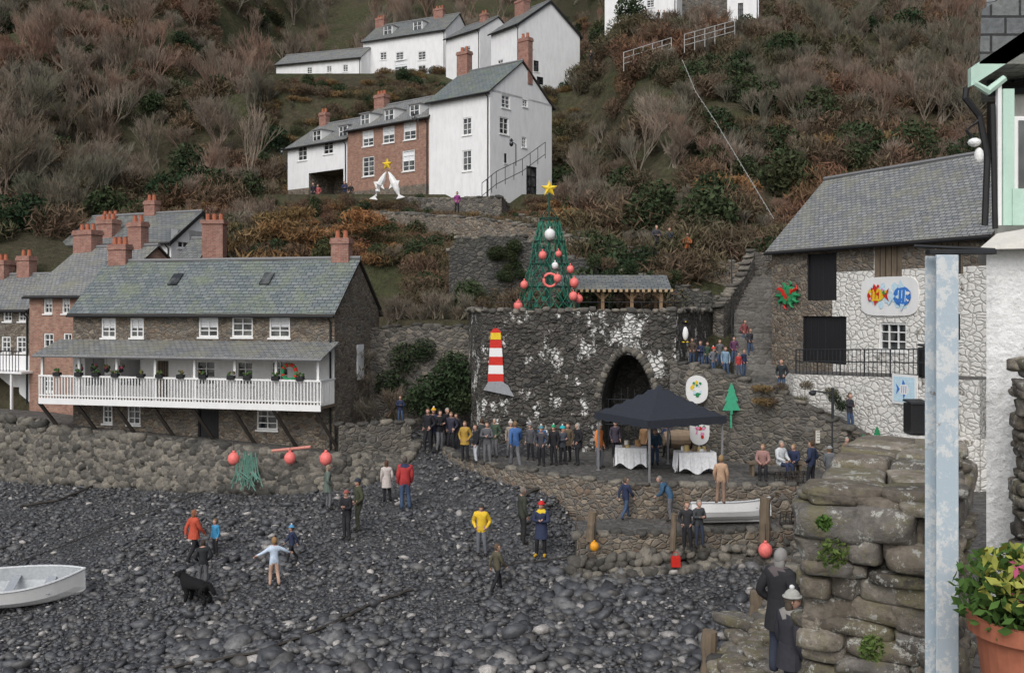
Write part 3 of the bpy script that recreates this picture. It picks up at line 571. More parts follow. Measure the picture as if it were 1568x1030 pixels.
p=onpod(1408,560); bin_('wheelie_bin',(p.x+.5,p.y+.3,5.65)); p=onpod(1412,665); bin_('wheelie_bin',(p.x-.5,p.y-.75,3.9)); bin_('wheelie_bin',(p.x+.15,p.y-1.2,3.9))
mb=MB(); mb.box((p.x-1.1,p.y-2,2.2),(p.x+1.2,p.y-.2,3.9)); mb.obj('bin_plinth',[M['whitewash']],bevel=.04)
# ---------------------------------------------------------------- lime kiln
K0=XY(718,42.5);K1=XY(722,40.6);K2=XY(738,39.3);K3=XY(1035,38.0);K4=XY(1052,39.5); K5=XY(1096,44.5); KT=7.85
ke=empty('lime_kiln',(0,0,0)); mb=MB()
kl=Vector(K3)-Vector(K2); KL=kl.length; kd=kl.normalized(); kn=Vector((-kd.y,kd.x))
def KP(s,d,z): p=Vector(K2)+kd*s+kn*d; return (p.x,p.y,z)
def ks(u):
    k=(u-CU)/F; t=(k*K2[1]-K2[0])/((K3[0]-K2[0])-k*(K3[1]-K2[1])); return t*KL
a0,a1=ks(921),ks(1001); am=(a0+a1)/2; zs=4.4; za=6.15; z0=1.5
arch=[(a0,z0),(a0,zs)]
for i in range(1,7): t=i/7; arch.append((a0+(am-a0)*t**1.35,zs+(za-zs)*math.sin(t*math.pi/2)))
arch.append((am,za)); arch+=[(2*am-x,z) for x,z in arch[::-1][1:]]
mb.face([KP(0,0,z0),KP(a0,0,z0),KP(a0,0,KT),KP(0,0,KT)]); mb.face([KP(a1,0,z0),KP(KL,0,z0),KP(KL,0,KT),KP(a1,0,KT)])
ar=arch[1:-1]
for i in range(len(ar)-1):
    mb.face([KP(ar[i][0],0,ar[i][1]),KP(ar[i+1][0],0,ar[i+1][1]),KP(ar[i+1][0],0,KT),KP(ar[i][0],0,KT)])
for i in range(len(arch)-1):
    p,q=arch[i],arch[i+1]; mb.face([KP(p[0],0,p[1]),KP(p[0]*.8+am*.2,3,p[1]-.3),KP(q[0]*.8+am*.2,3,q[1]-.3),KP(q[0],0,q[1])],1)
mb.face([KP(x,2.9,z) for x,z in arch],1)
for a,b_2 in ((K0,K1),(K1,K2),(K3,K4),(K4,K5)): mb.face([(*a,z0),(*b_2,z0),(*b_2,KT),(*a,KT)])
mb.face([(*p,KT-.02) for p in (K0,K1,K2,K3,K4,K5)]+[(9.5,46.3,KT-.02),(-2,46.3,KT-.02)],1)
mb.obj('kiln_walls',[M['kiln'],M['stone_dark']],ke)
C=[];Sz=[];ro=[]
for i in range(1,len(arch)-1):
    p=arch[i]; q=arch[i+1] if i+1<len(arch) else p
    for t in (0,.5):
        x,z=p[0]+(q[0]-p[0])*t,p[1]+(q[1]-p[1])*t; dx,dz=x-am,z-3.5; l_=math.hypot(dx,dz); C.append(KP(x+dx/l_*.2,-.02,z+dz/l_*.2)); Sz.append((.14,.1,.13)); ro.append(0)
stones('arch_voussoirs',C,Sz,ro,M['boulder'],2,.6,.1,parent=ke)
C=[];Sz=[];ro=[]
for i in range(240):
    s_q=R.uniform(.1,KL-.1); zq=R.uniform(2.4,KT-.2)
    if a0-.35<s_q<a1+.35 and zq<za+.4: continue
    C.append(KP(s_q,.04,zq)); Sz.append((R.uniform(.1,.24),.08,R.uniform(.05,.12))); ro.append(math.atan2(kd.y,kd.x))
stones('projecting_stones',C,Sz,ro,M['kiln'],2,.55,.08,parent=ke,tilt=.05)
C=[];Sz=[];ro=[]
for a,b_2 in ((K0,K1),(K1,K2),(K2,K3),(K3,K4),(K4,K5)):
    a,b_2=Vector(a),Vector(b_2); n=max(1,int((b_2-a).length/.3))
    for i in range(n): p=a.lerp(b_2,(i+.5)/n); C.append((p.x,p.y+.12,KT+R.uniform(-.05,.07))); Sz.append((R.uniform(.13,.22),.2,R.uniform(.06,.13))); ro.append(math.atan2((b_2-a).y,(b_2-a).x))
stones('kiln_coping',C,Sz,ro,M['boulder'],2,.6,.1,parent=ke,tilt=.1)
mb=MB()
for a,b_2 in ((K2,K3),(K3,K4),(K4,K5)):
    a,b_2=Vector(a),Vector(b_2); n=max(2,int((b_2-a).length/1.2))
    for i in range(n+1): p=a.lerp(b_2,i/n); mb.tube([(p.x,p.y+.3,KT),(p.x,p.y+.3,KT+.35)],.015,4)
    mb.tube([(a.x,a.y+.3,KT+.34),(b_2.x,b_2.y+.3,KT+.34)],.015,4)
mb.obj('kiln_railing',[M['iron']],ke)
mb=MB()
for i in range(7): x=a0+.1+i*(a1-a0-.2)/7; mb.tube([KP(x+.1,.9,2.3),KP(x+.1,.9,4.3+ .5*math.sin(i/6*3.14))],.02,5)
mb.tube([KP(a0,.9,3.3),KP(a1,.9,3.3)],.025,5); mb.tube([KP(a0,.9,4.3),KP(a1,.9,4.3)],.025,5); mb.obj('iron_gate',[M['iron']],ke)
s0=ks(760); mb=MB(); zb=8-(585-470)/1500*39.2; zt=8-(507-470)/1500*39.2; Hh=zt-zb
for i in range(5):
    t0,t1=i/5*.84,(i+1)/5*.84; w0,w1=.33-.12*t0,.33-.12*t1
    mb.hexa([KP(s0-w0,-.12,zb+Hh*t0),KP(s0+w0,-.12,zb+Hh*t0),KP(s0+w0,-.02,zb+Hh*t0),KP(s0-w0,-.02,zb+Hh*t0),KP(s0-w1,-.12,zb+Hh*t1),KP(s0+w1,-.12,zb+Hh*t1),KP(s0+w1,-.02,zb+Hh*t1),KP(s0-w1,-.02,zb+Hh*t1)],i%2)
mb.hexa([KP(s0-.22,-.14,zb+Hh*.84),KP(s0+.22,-.14,zb+Hh*.84),KP(s0+.22,-.02,zb+Hh*.84),KP(s0-.22,-.02,zb+Hh*.84),KP(s0-.2,-.14,zb+Hh*.97),KP(s0+.2,-.14,zb+Hh*.97),KP(s0+.2,-.02,zb+Hh*.97),KP(s0-.2,-.02,zb+Hh*.97)],2)
mb.face([KP(s0-.24,-.13,zb+Hh*.97),KP(s0+.24,-.13,zb+Hh*.97),KP(s0+.08,-.13,zb+Hh*1.06),KP(s0-.08,-.13,zb+Hh*1.06)],0)
mb.face([KP(s0-.5,-.15,zb-.3),KP(s0+.1,-.15,zb-.42),KP(s0+.75,-.15,zb-.55),KP(s0+.5,-.15,zb-.1),KP(s0+.25,-.15,zb+.05),KP(s0-.3,-.15,zb+.03)],3)
mb.obj('lighthouse_decoration',[M['red'],M['whiteclean'],M['yellow'],m_plain((.3,.31,.33),.8)],ke)
def penguin(p,s):
    o=empty('penguin_decoration',p); mb=MB(); mb.ell((0,0,.45*s),(.2*s,.14*s,.42*s),0,2); mb.ell((0,-.07*s,.42*s),(.14*s,.1*s,.33*s),1,2); mb.ell((0,0,.95*s),(.13*s,.12*s,.14*s),0,2); mb.tube([(0,-.1*s,.95*s),(0,-.25*s,.93*s)],[.04*s,.01*s],5,2)
    for g in (-1,1): mb.tube([(g*.17*s,0,.7*s),(g*.28*s,0,.3*s)],[.05*s,.02*s],5,0); mb.ell((g*.09*s,-.08*s,.03*s),(.08*s,.12*s,.03*s),2,1)
    mb.obj('body',[M['black'],M['whiteclean'],M['yellow']],o,True)
p=S(1047,524,38.0); penguin((p.x,p.y-.3,p.z-.0),.85)
te=empty('fishing_net_christmas_tree',(S(841,470,41).x,41,KT)); mb=MB()
HT=3.8; RB_=1.25; nr=13; na=20
for i in range(nr):
    for j in range(na):
        def pt(i,j): t=i/nr; r=RB_*(1-t)+.42*t; r*=1+.1*math.sin(j*1.9+i*.8); a=2*math.pi*(j+.5*(i%2))/na; return (r*math.cos(a),r*math.sin(a),.1+t*HT*.95)
        mb.tube([pt(i,j),pt(i+1,j)],.012,3,0,False); mb.tube([pt(i,j),pt(i+1,j-1 if i%2==0 else j+1)],.012,3,0,False)
for j in range(8): a=j*.785; mb.tube([(RB_*math.cos(a),RB_*math.sin(a),0),(.35*math.cos(a),.35*math.sin(a),HT)],.03,5,1)
for t in (0,.25,.5,.75,1): 
    r=RB_*(1-t)+.4*t; mb.tube([(r*math.cos(a),r*math.sin(a),.05+t*HT) for a in np.linspace(0,6.283,20)],.025,4,1)
mb.tube([(0,0,0),(0,0,HT+1.1)],.05,6,1)
for j in range(4): a=j*1.57; mb.tube([(.4*math.cos(a),.4*math.sin(a),HT),(0,0,HT+.55)],.02,4,1)
mb.obj('net_frame',[M['net'],m_plain((.02,.07,.05),.7)],te)
mb=MB()
for j in range(60):
    t=R.random()**1.3*.9; a=R.uniform(0,6.28); r=(RB_*(1-t)+.38*t)*R.uniform(.8,1.02); z=.1+t*HT; w=R.uniform(.06,.2); h=R.uniform(.2,.6)
    mb.face([(r*math.cos(a),r*math.sin(a),z),(r*math.cos(a+w),r*math.sin(a+w),z+R.uniform(-.1,.1)),(r*.9*math.cos(a+w*.8),r*.9*math.sin(a+w*.8),z+h),(r*.9*math.cos(a),r*.9*math.sin(a),z+h*.9)],0)
mb.obj('draped_net',[m_plain((.02,.11,.08),.9)],te)
mb=MB(); star(mb,(0,0,HT+1.3),.36,Matrix.Identity(4),0); mb.obj('star',[m_plain((.85,.6,.05),.4)],te)
mb=MB()
for (x,z,r,m) in [(0,2.9,.23,1),(-.3,2.1,.17,0),(.2,1.7,.14,1),(1.0,.95,.2,0),(.95,.4,.19,0),(1.2,.3,.18,0),(-1.05,.9,.17,0),(.3,1.15,.17,0),(.85,1.55,.16,0),(-1.3,-.0,.2,0),(.35,2.2,.13,0)]:
    t=max(0,z/HT); rr=RB_*(1-t)+.4*t; y=-math.sqrt(max(.02,(rr+.12)**2-x*x)) if abs(x)<rr+.1 else -.2
    mb.ell((x,y,z+r),(r,r,r*1.1),m,2); mb.tube([(x,y,z+r*2),(x,y,z+r*2+.08)],.03,5,m)
mb.tube([(.27*math.cos(a),-1.0,1.25+.27*math.sin(a)) for a in np.linspace(0,6.28,14)],.06,6,0)
mb.obj('buoy_baubles',[M['pink'],M['whiteclean'],M['yellow']],te,True)
se=empty('timber_shelter',(S(945,470,42.6).x,42.6,KT)); mb=MB(); w=2.0
for i in range(4):
    x=-w+.1+i*(2*w-.2)/3; mb.box((x-.07,-.07,0),(x+.07,.07,.85),0); mb.box((x-.07,1.6,0),(x+.07,1.74,1.0),0)
    if i>0: mb.tube([(x,0,.45),(x-.35,0,.82)],.05,4,0)
    if i<3: mb.tube([(x,0,.45),(x+.35,0,.82)],.05,4,0)
mb.box((-w-.1,-.08,.82),(w+.1,.08,.96),0)
mb.hexa([(-w-.9,-.35,.9),(w+.3,-.35,.9),(w+.3,1.0,1.5),(-w-.9,1.0,1.5),(-w-.9,-.35,.97),(w+.3,-.35,.97),(w+.3,1.0,1.57),(-w-.9,1.0,1.57)],1)
mb.hexa([(-w-.9,1.0,1.5),(w+.3,1.0,1.5),(w+.3,2.2,.95),(-w-.9,2.2,.95),(-w-.9,1.0,1.57),(w+.3,1.0,1.57),(w+.3,2.2,1.02),(-w-.9,2.2,1.02)],1)
for i in range(22): x=-w-.85+i*(2*w+1.1)/21; mb.box((x,-.4,.8),(x+.12,-.36,.93),2)
mb.obj('shelter',[m_paint('pine_timber',(.3,.2,.12),.8,.5,6),M['slate'],m_plain((.45,.33,.2),.8)],se)
# ---------------------------------------------------------------- gazebo & tables
ge=empty('black_gazebo',(5.05,33.6,TZ),math.radians(28)); mb=MB(); g=1.5
for sx in (-1,1):
    for sy in (-1,1): mb.box((sx*g-.025,sy*g-.025,0),(sx*g+.025,sy*g+.025,2.0),0); mb.box((sx*g-.06,sy*g-.06,0),(sx*g+.06,sy*g+.06,.02),0)
mb.obj('frame_legs',[m_plain((.5,.5,.52),.4,metal=.6)],ge)
mb=MB(); go=g+.1
def gz(x,y): d=max(abs(x),abs(y))/go; return 2.05+1.0*max(0.,1-d)**1.15
N_=12
for i in range(N_):
    for j in range(N_):
        q=[(-go+2*go*(i+a)/N_,-go+2*go*(j+b_2)/N_) for a,b_2 in ((0,0),(1,0),(1,1),(0,1))]; mb.face([(x,y,gz(x,y)) for x,y in q],0)
for k in range(4):
    T=Matrix.Rotation(k*math.pi/2,4,'Z')
    for i in range(N_):
        x0,x1=-go+2*go*i/N_,-go+2*go*(i+1)/N_; mb.face([T@Vector((x0,-go,2.05)),T@Vector((x1,-go,2.05)),T@Vector((x1,-go-.02,1.82-.05*((i+1)%2))),T@Vector((x0,-go-.02,1.82-.05*(i%2)))],0)
mb.obj('canopy',[M['fabric_black']],ge,False)
def table(u,v,w,d,items):
    p=level_at(u,v,TZ); e=empty('market_table',p,R.uniform(-.2,.2)); mb=MB(); mb.box((-w/2,-d/2,.72),(w/2,d/2,.75),0)
    n=14; per=[(-w/2,-d/2),(w/2,-d/2),(w/2,d/2),(-w/2,d/2)]
    for k in range(4):
        a,b_2=Vector(per[k]),Vector(per[(k+1)%4]); o_=Vector(((b_2-a).y,-(b_2-a).x)).normalized()
        for i in range(n):
            p0,p1=a.lerp(b_2,i/n),a.lerp(b_2,(i+1)/n); f0,f1=.04+.03*math.sin(i*1.9),.04+.03*math.sin((i+1)*1.9)
            q0,q1=p0+o_*f0,p1+o_*f1; mb.face([(p0.x,p0.y,.752),(q0.x,q0.y,.12+.1*math.sin(i*.7)),(q1.x,q1.y,.12+.1*math.sin((i+1)*.7)),(p1.x,p1.y,.752)],0)
    for x in (-w/2+.1,w/2-.1):
        for y in (-d/2+.1,d/2-.1): mb.box((x,y,0),(x+.03,y+.03,.72),2)
    mb.obj('tablecloth',[M['cloth'],M['cloth'],M['iron']],e)
    mb=MB()
    for i in range(items): x,y=R.uniform(-w/2+.15,w/2-.15),R.uniform(-d/2+.12,d/2-.12); mb.tube([(x,y,.756),(x,y,.756+R.uniform(.06,.22))],R.uniform(.05,.1),8,R.randint(0,3))
    mb.obj('table_goods',[m_plain((.6,.45,.2),.7),M['wood'],M['whiteclean'],m_plain((.5,.3,.15),.7)],e)
table(966,716,1.1,.7,7); table(1064,724,1.3,.7,9)
p=level_at(1045,706,TZ); mb=MB(); T=Matrix.Translation(p+Vector((0,.6,.75)))
mb.tube([T@Vector((-.6,0,0)),T@Vector((-.3,0,0)),T@Vector((0,0,0)),T@Vector((.3,0,0)),T@Vector((.6,0,0))],[.26,.33,.35,.33,.26],14,0); mb.box((p.x-.5,p.y+.4,TZ),(p.x-.4,p.y+.8,TZ+.45),1); mb.box((p.x+.4,p.y+.4,TZ),(p.x+.5,p.y+.8,TZ+.45),1)
for x in (-.4,.4): mb.tube([T@Vector((x-.02,0,0)),T@Vector((x+.02,0,0))],.335,14,1)
mb.obj('wooden_barrel',[m_paint('barrel_oak',(.35,.26,.18),.8,.5,6),M['iron']],smooth=False)
p=level_at(1122,704,TZ); e=empty('winch_wheel',p); mb=MB()
for r in (.5,.12): mb.tube([(r*math.cos(a),0,.55+r*math.sin(a)) for a in np.linspace(0,6.283,24)],.05,6)
for i in range(8): a=i*.785; mb.tube([(0,0,.55),(.5*math.cos(a),0,.55+.5*math.sin(a))],.03,5)
mb.tube([(0,-.1,.55),(0,.6,.55)],.06,8); mb.box((-.1,.4,0),(.1,.6,.6)); mb.obj('wheel',[M['iron']],e)
def cut_tree(u,v,Y,h,col=None,z=None):
    p=S(u,v,Y); o=empty('wooden_christmas_tree',p,R.uniform(-.2,.2)); mb=MB(); w=h*.3
    pr=[(.04,0),(.04,h*.12),(w,h*.12),(w*.5,h*.42),(w*.75,h*.42),(w*.3,h*.72),(w*.42,h*.72),(0,h)]
    pts=pr+[(-x,z_) for x,z_ in pr[::-1][1:]]
    mb.face([(x,-.02,z_) for x,z_ in pts]); mb.face([(x,.02,z_) for x,z_ in pts[::-1]])
    for i in range(len(pts)): a,b_2=pts[i],pts[(i+1)%len(pts)]; mb.face([(a[0],-.02,a[1]),(a[0],.02,a[1]),(b_2[0],.02,b_2[1]),(b_2[0],-.02,b_2[1])])
    mb.box((-.03,.021,-.5),(.03,.06,h*.5),0); mb.obj('cutout',[col or m_plain((.07,.42,.24),.6)],o)
cut_tree(1120,634,35.7,1.15)
cut_tree(1343,682,30,.6,M['green']); cut_tree(1322,700,29,.7,M['green']); cut_tree(1310,716,28,.7,M['green'])
def oval(u,v,Y,w,h,name,cols):
    p=S(u,v,Y); o=empty(name,p,.1); mb=MB(); K=24
    pts=[(w/2*math.cos(t),h/2*math.copysign(abs(math.sin(t))**.7,math.sin(t))) for t in [6.283*i/K for i in range(K)]]
    mb.face([(x,-.03,z) for x,z in pts],0); mb.face([(x,.02,z) for x,z in pts[::-1]],0)
    for i in range(K): a,b_2=pts[i],pts[(i+1)%K]; mb.face([(a[0],-.03,a[1]),(a[0],.02,a[1]),(b_2[0],.02,b_2[1]),(b_2[0],-.03,b_2[1])],0)
    blobs(mb,(0,0),w*.25,h*.28,16,cols,-.035,.04,.09); mb.box((-.03,.03,-h/2-.8),(.03,.06,h/2)); mb.obj('panel',COL,o)
oval(1067,596,36.6,.85,1.05,'painted_oval_board',[3,2,6]); oval(1071,660,35.9,.75,1.0,'painted_oval_board',[1,5,3])
def smallsign(u,v,Y,w,h,col,name):
    p=S(u,v,Y); mb=MB(); mb.box((-w/2,-.03,-h/2),(w/2,0,h/2),0); mb.box((-w/2+.03,-.034,-h/2+.03),(w/2-.03,-.031,h/2-.03),1)
    for i in range(4): mb.box((-w/2+.07,-.038,h/2-.09-i*h*.2),(w/2-.07,-.035,h/2-.07-i*h*.2),2)
    mb.box((-.02,.001,-h/2-1.2),(.02,.04,h/2),0); mb.obj(name,[M['wood'],col,M['black']],None,loc=p)
smallsign(1256,668,34.3,.4,.5,M['cream'],'notice_board')
p=S(1275,700,34); mb=MB(); mb.tube([(p.x,p.y,2.3),(p.x,p.y,5.2)],.05,8); mb.tube([(p.x,p.y,5.0),(p.x-.7,p.y,5.1)],.03,6); mb.ell((p.x-.7,p.y,5.02),(.13,.13,.09),0,2); mb.obj('street_lamp',[M['iron']])
for (u,v0,v1,Y,r) in [(905,828,783,28.6,.14),(1170,830,762,28.6,.16),(1030,842,786,28.5,.09),(1158,950,905,17.2,.13),(1085,1052,965,14.8,.12),(1190,760,752,29,.1)]:
    a,b_2=S(u,v0,Y),S(u+2,v1,Y); mb=MB(); n=7; mb.tube([a.lerp(b_2,i/n)+Vector((R.uniform(-.015,.015),0,0)) for i in range(n+1)],[r*R.uniform(.92,1.05) for i in range(n+1)],10); mb.obj('wooden_mooring_post',[M['wood']])
for (u,v,Y) in [(1215,790,29.8),(1232,785,29.9),(1205,770,31.4),(1225,765,31.5)]:
    p=S(u,v,Y); e=empty('lobster_pot',(p.x,p.y,1.36 if Y<31 else TZ)); mb=MB()
    for i in range(5): x=-.35+i*.175; mb.tube([(x,.22*math.cos(t),.05+.38*math.sin(t)) for t in np.linspace(0,3.14,9)],.015,4)
    for t in np.linspace(0,3.14,9): mb.tube([(-.35,.22*math.cos(t),.05+.38*math.sin(t)),(.35,.22*math.cos(t),.05+.38*math.sin(t))],.01,4)
    mb.box((-.37,-.24,0),(.37,.24,.05)); mb.obj('frame',[M['darkwood']],e)
# ---------------------------------------------------------------- boats
def boat(name,loc_,rz,L,W,H,tilt=0):
    e=empty(name,loc_,rz); e.rotation_euler=(tilt,0,rz); mb=MB(); ns=16; nc=9
    def st(i,inn):
        t=i/ns; x=-L/2+L*t
        w=W/2*(1-max(0,(t-.45)/.55)**2.4)*(.82+.18*min(1,t/.45)); sh=H*(1+.35*max(0,(t-.4)/.6)**2+.06*(1-t)); kl=.0+.25*H*max(0,(t-.7)/.3)**2
        r=[]
        for j in range(nc):
            a=math.pi*j/(nc-1); y=-math.cos(a)*(w-inn); zz=sh-(sh-kl-inn)*(max(0.,math.sin(a))**.62); r.append((x,y,zz))
        return r
    for inn,mi in ((0,0),(.04,1)):
        for i in range(ns):
            A_,B_=st(i,inn),st(i+1,inn)
            for j in range(nc-1): mb.face([A_[j],B_[j],B_[j+1],A_[j+1]] if inn==0 else [A_[j+1],B_[j+1],B_[j],A_[j]],mi)
    mb.face(st(0,0)[::-1],0)
    g=[st(i,0)[0] for i in range(ns+1)]; mb.tube([(p[0],p[1]+.01,p[2]) for p in g],.035,6,2); mb.tube([(p[0],-p[1]-.01,p[2]) for p in g],.035,6,2)
    tr=st(0,0); mb.tube([tr[0],tr[-1]],.03,6,2)
    for t in (.2,.5,.78): q=st(int(t*ns),.03); x=q[0][0]; mb.box((x-.13,q[0][1]+.02,H*.68),(x+.13,-q[0][1]-.02,H*.72),3)
    mb.tube([(-L/2,0,-.02),(L*.35,0,-.02),(L/2,0,H*.9)],.03,4,0)
    mb.obj('hull',[M['whiteclean'],m_plain((.45,.47,.48),.6),m_plain((.6,.62,.63),.5),m_plain((.35,.37,.4),.7)],e)
p=beach_at(28,926); boat('white_rowing_boat',(p.x-.2,p.y,p.z+.08),math.radians(14),4.2,1.7,.72,.2)
boat('white_dinghy',(S(1120,790,30).x,30.1,1.45),math.radians(5),2.6,1.0,.5,-.25)
def buoy(p,r,col):
    mb=MB(); mb.ell((0,0,0),(r,r,r*1.12),0,3); mb.tube([(0,0,r),(0,0,r*1.4)],[r*.3,r*.2],8,0); mb.tube([(0,0,r*1.3),(0,0,r*1.3+.5)],.012,4,1); mb.obj('mooring_buoy',[col,M['rope']],None,True,loc=p)
for u,v,Y,r in [(358,702,37.8,.23),(444,701,37.6,.22),(499,702,37.4,.24),(1172,842,28.2,.2)]: buoy(S(u,v,Y),r,M['pink'])
buoy(S(910,836,28.3),.13,m_plain((.8,.35,.03),.5))
mb=MB(); p=S(378,700,38.0)
for i in range(26): x=p.x-.3+R.uniform(0,.7); mb.tube([(x,p.y-.2,p.z+R.uniform(-.1,.3)),(x+R.uniform(-.1,.15),p.y-.35,p.z-.5),(x+R.uniform(-.2,.5),p.y-.6,p.z-R.uniform(.7,1.2))],R.uniform(.015,.03),4)
mb.obj('draped_green_net',[m_plain((.12,.25,.2),.8)])
mb=MB(); p=S(440,688,37.9); mb.tube([p+Vector((-.6,0,-.05)),p+Vector((.9,0,.1))],.06,8); mb.obj('red_pole',[m_plain((.6,.25,.2),.6)])
def rope(pts,r=.035):
    mb=MB(); P=[]
    W=[beach_at(u,v) for u,v in pts]
    for a,b_2 in zip(W[:-1],W[1:]):
        for i in range(8): q=a.lerp(b_2,i/8); P.append(Vector((q.x+R.uniform(-.04,.04),q.y+R.uniform(-.06,.06),float(beach(q.x,q.y))+.13)))
    mb.tube(P,r,5); mb.obj('mooring_rope',[M['rope']])
rope([(250,1030),(400,1005),(500,965),(570,930),(640,905)],.045); rope([(800,800),(860,780),(930,762)],.07); rope([(30,780),(90,770),(150,745)],.05); rope([(20,870),(200,800),(330,750)],.02)
rope([(700,880),(860,860),(1000,840)],.02)
# ---------------------------------------------------------------- foreground right
def drystone(name,A,B,z0,z1,th,mat,hr=(.07,.2)):
    A,B=Vector(A),Vector(B); L=(B-A).length; d=(B-A).normalized(); n=Vector((-d.y,d.x)); ang=math.atan2(d.y,d.x); C=[];Sz=[];ro=[]
    z=z0
    while z<z1:
        h=R.choice([R.uniform(*hr),R.uniform(hr[0],hr[0]*1.7)])
        for side_ in (-1,1):
            s=R.uniform(-.15,0)
            while s<L:
                l=R.uniform(.16,.62); q=A+d*(s+l/2)+n*side_*(th/2-.12); C.append((q.x,q.y,z+h/2+R.uniform(-.015,.015))); Sz.append((l*.51,.17+R.uniform(-.06,.06),h*R.uniform(.48,.6))); ro.append(ang+R.uniform(-.1,.1)); s+=l
        for e_,pt_ in ((0,A),(1,B)):
            s=-th/2-.02
            while s<th/2-.05:
                l=min(R.uniform(.14,.5),th/2+.04-s); q=pt_+n*(s+l/2)+d*(.08 if e_==0 else -.08); C.append((q.x,q.y,z+h/2+R.uniform(-.015,.015))); Sz.append((.17+R.uniform(-.07,.05),l*.51,h*R.uniform(.48,.6))); ro.append(ang+R.uniform(-.14,.14)); s+=l
        z+=h*.98
    s=0
    while s<L:
        l=R.uniform(.2,.5)
        for sd in (-1,1): q=A+d*(s+l/2)+n*sd*th*.25; C.append((q.x,q.y,z+R.uniform(0,.05))); Sz.append((l*.54,th*R.uniform(.22,.32),R.uniform(.03,.09))); ro.append(ang+R.uniform(-.2,.2))
        s+=l
    o=stones(name,C,Sz,ro,mat,3,.4,.05,tilt=.05,freq=2.6)
    mb=MB(); T=Matrix.Translation((A.x,A.y,0))@Matrix.Rotation(ang,4,'Z'); mb.box((.1,-th/2+.14,z0-3),(L-.1,th/2-.14,z1-.02),0,T); mb.obj('wall_core',[M['stone_dark']],o)
drystone('quay_stone_wall',(2.2,5.95),(3.2,7.9),3.4,6.84,.78,M['nearstone'])
C=[];Sz=[];ro=[]
for i in range(90): t=R.random(); C.append((3.0+1.0*t+R.uniform(-.2,.5),13.2+3.3*t,2.45+R.uniform(0,.5))); Sz.append((R.uniform(.15,.35),R.uniform(.12,.3),R.uniform(.06,.12))); ro.append(R.uniform(0,3))
stones('rubble_wall_top',C,Sz,ro,M['nearstone'],3,.5,.06)
poly_slab('upper_quay_deck',[(2.7,-6),(34,-6),(34,12.5),(6.2,12.5),(4.2,8.9),(2.7,6.4)],5.2,2,[M['paving'],M['stone_brown']])
mb=MB(); x0,x1=2.275,2.395; y=5.25
mb.box((x0,y,2.32),(x1,y+.012,8.28)); mb.box((x0,y+.14,2.32),(x1,y+.152,8.28)); mb.box(((x0+x1)/2-.006,y+.0125,2.32),((x0+x1)/2+.006,y+.1395,8.28)); 
mb.box((x0-.03,y-.01,2.3),(x1+.03,y+.16,2.318))
mb.box((x0-.02,y+.03,8.285),(x1+.22,y+.1,8.31),1); mb.tube([(x1+.02,y+.05,8.29),(x1+.02,y+.05,8.18)],.013,6,1); mb.tube([(x0-.1,y+.05,8.33),(x1+.22,y+.05,8.31)],.01,6,1)
mb.obj('steel_post',[M['steel'],M['iron']],bevel=.004)
ob=empty('white_outbuilding',(0,0,0)); mb=MB()
fp=[(4.6,9.5),(9.2,7.7),(11,12),(6.2,12.7)]
mb.hexa([(*p,4.8) for p in fp]+[(*p,8.55) for p in fp],0)
rp=[(4.45,9.35),(9.3,7.5),(11.2,12.1),(6.1,12.8)]; mb.hexa([(*p,8.55) for p in rp]+[(4.75,9.6,8.72),(9.3,7.9,9.5),(11.2,12.1,9.5),(6.3,12.5,8.72)],1)
mb.obj('walls',[m_paint('lumpy_whitewash',(.82,.82,.81),.85,.35,3,True,.8,.06),M['cream']],ob)
drystone('stone_buttress',(4.62,8.75),(6.5,8.3),5.3,7.5,.4,M['nearstone'])
HM=House('mint_gabled_house',(5.75,11.6),(11,9.05),5.2,10.5,5,2.2,M['slate'],[M['cream']],oh=.0); HM.finish()
ge2=empty('mint_porch_gable',(0,0,0)); mb=MB()
yy=10.8
def mp_(u,v): p=S(u,v,yy); return p
mb.box((mp_(1535,0).x,yy-.02,8.9),(mp_(1545,0).x+.05,yy+.06,10.4),0)
mb.box((mp_(1548,0).x,yy-.04,8.9),(8,yy+.1,9.3),0); 
a=mp_(1487,132); b_2=mp_(1600,60); mb.hexa([a,a+Vector((0,.08,0)),b_2+Vector((0,.08,0)),b_2,a+Vector((0,0,.2)),a+Vector((0,.08,.2)),b_2+Vector((0,.08,.24)),b_2+Vector((0,0,.24))],0)
mb.tube([mp_(1490,128)+Vector((0,-.02,0)),mp_(1512,140),mp_(1538,120)],[.03,.05,.04],6,0)
mb.box((mp_(1528,0).x,yy,8.9),(mp_(1534,0).x,yy+.05,10.5),2)
bo=Vector((.98,2,0)); c=mp_(1500,98); mb.hexa([c,c+bo,mp_(1640,98)+bo,mp_(1640,98),mp_(1503,15),mp_(1503,15)+bo,mp_(1640,-60)+bo,mp_(1640,-60)],3)
mb.tube([mp_(1480,135),mp_(1478,150),mp_(1500,178),mp_(1512,240),mp_(1508,345)],.035,6,1); mb.tube([mp_(1498,185),mp_(1480,200),mp_(1492,215)],.02,6,1)
mb.ell(tuple(mp_(1492,218)),(.07,.07,.05),2,2); mb.ell(tuple(mp_(1499,238)),(.05,.05,.09),2,2); mb.tube([mp_(1520,160),mp_(1524,350)],.03,6,1)
w0=mp_(1550,230); mb.box((w0.x,yy-.01,8.95),(w0.x+1.2,yy+.05,10.1),2); mb.box((w0.x+.06,yy-.03,9.3),(w0.x+1.1,yy-.012,10.05),4)
mb.obj('trim',[M['mint'],M['black'],M['whiteclean'],M['slate'],M['glass']],ge2)
pe=empty('terracotta_flower_pot',(2.52,4.75,6.0)); mb=MB(); K=28
prof=[(.19,0),(.2,.02),(.25,.42),(.285,.42),(.29,.5),(.26,.5),(.25,.45),(.001,.45)]
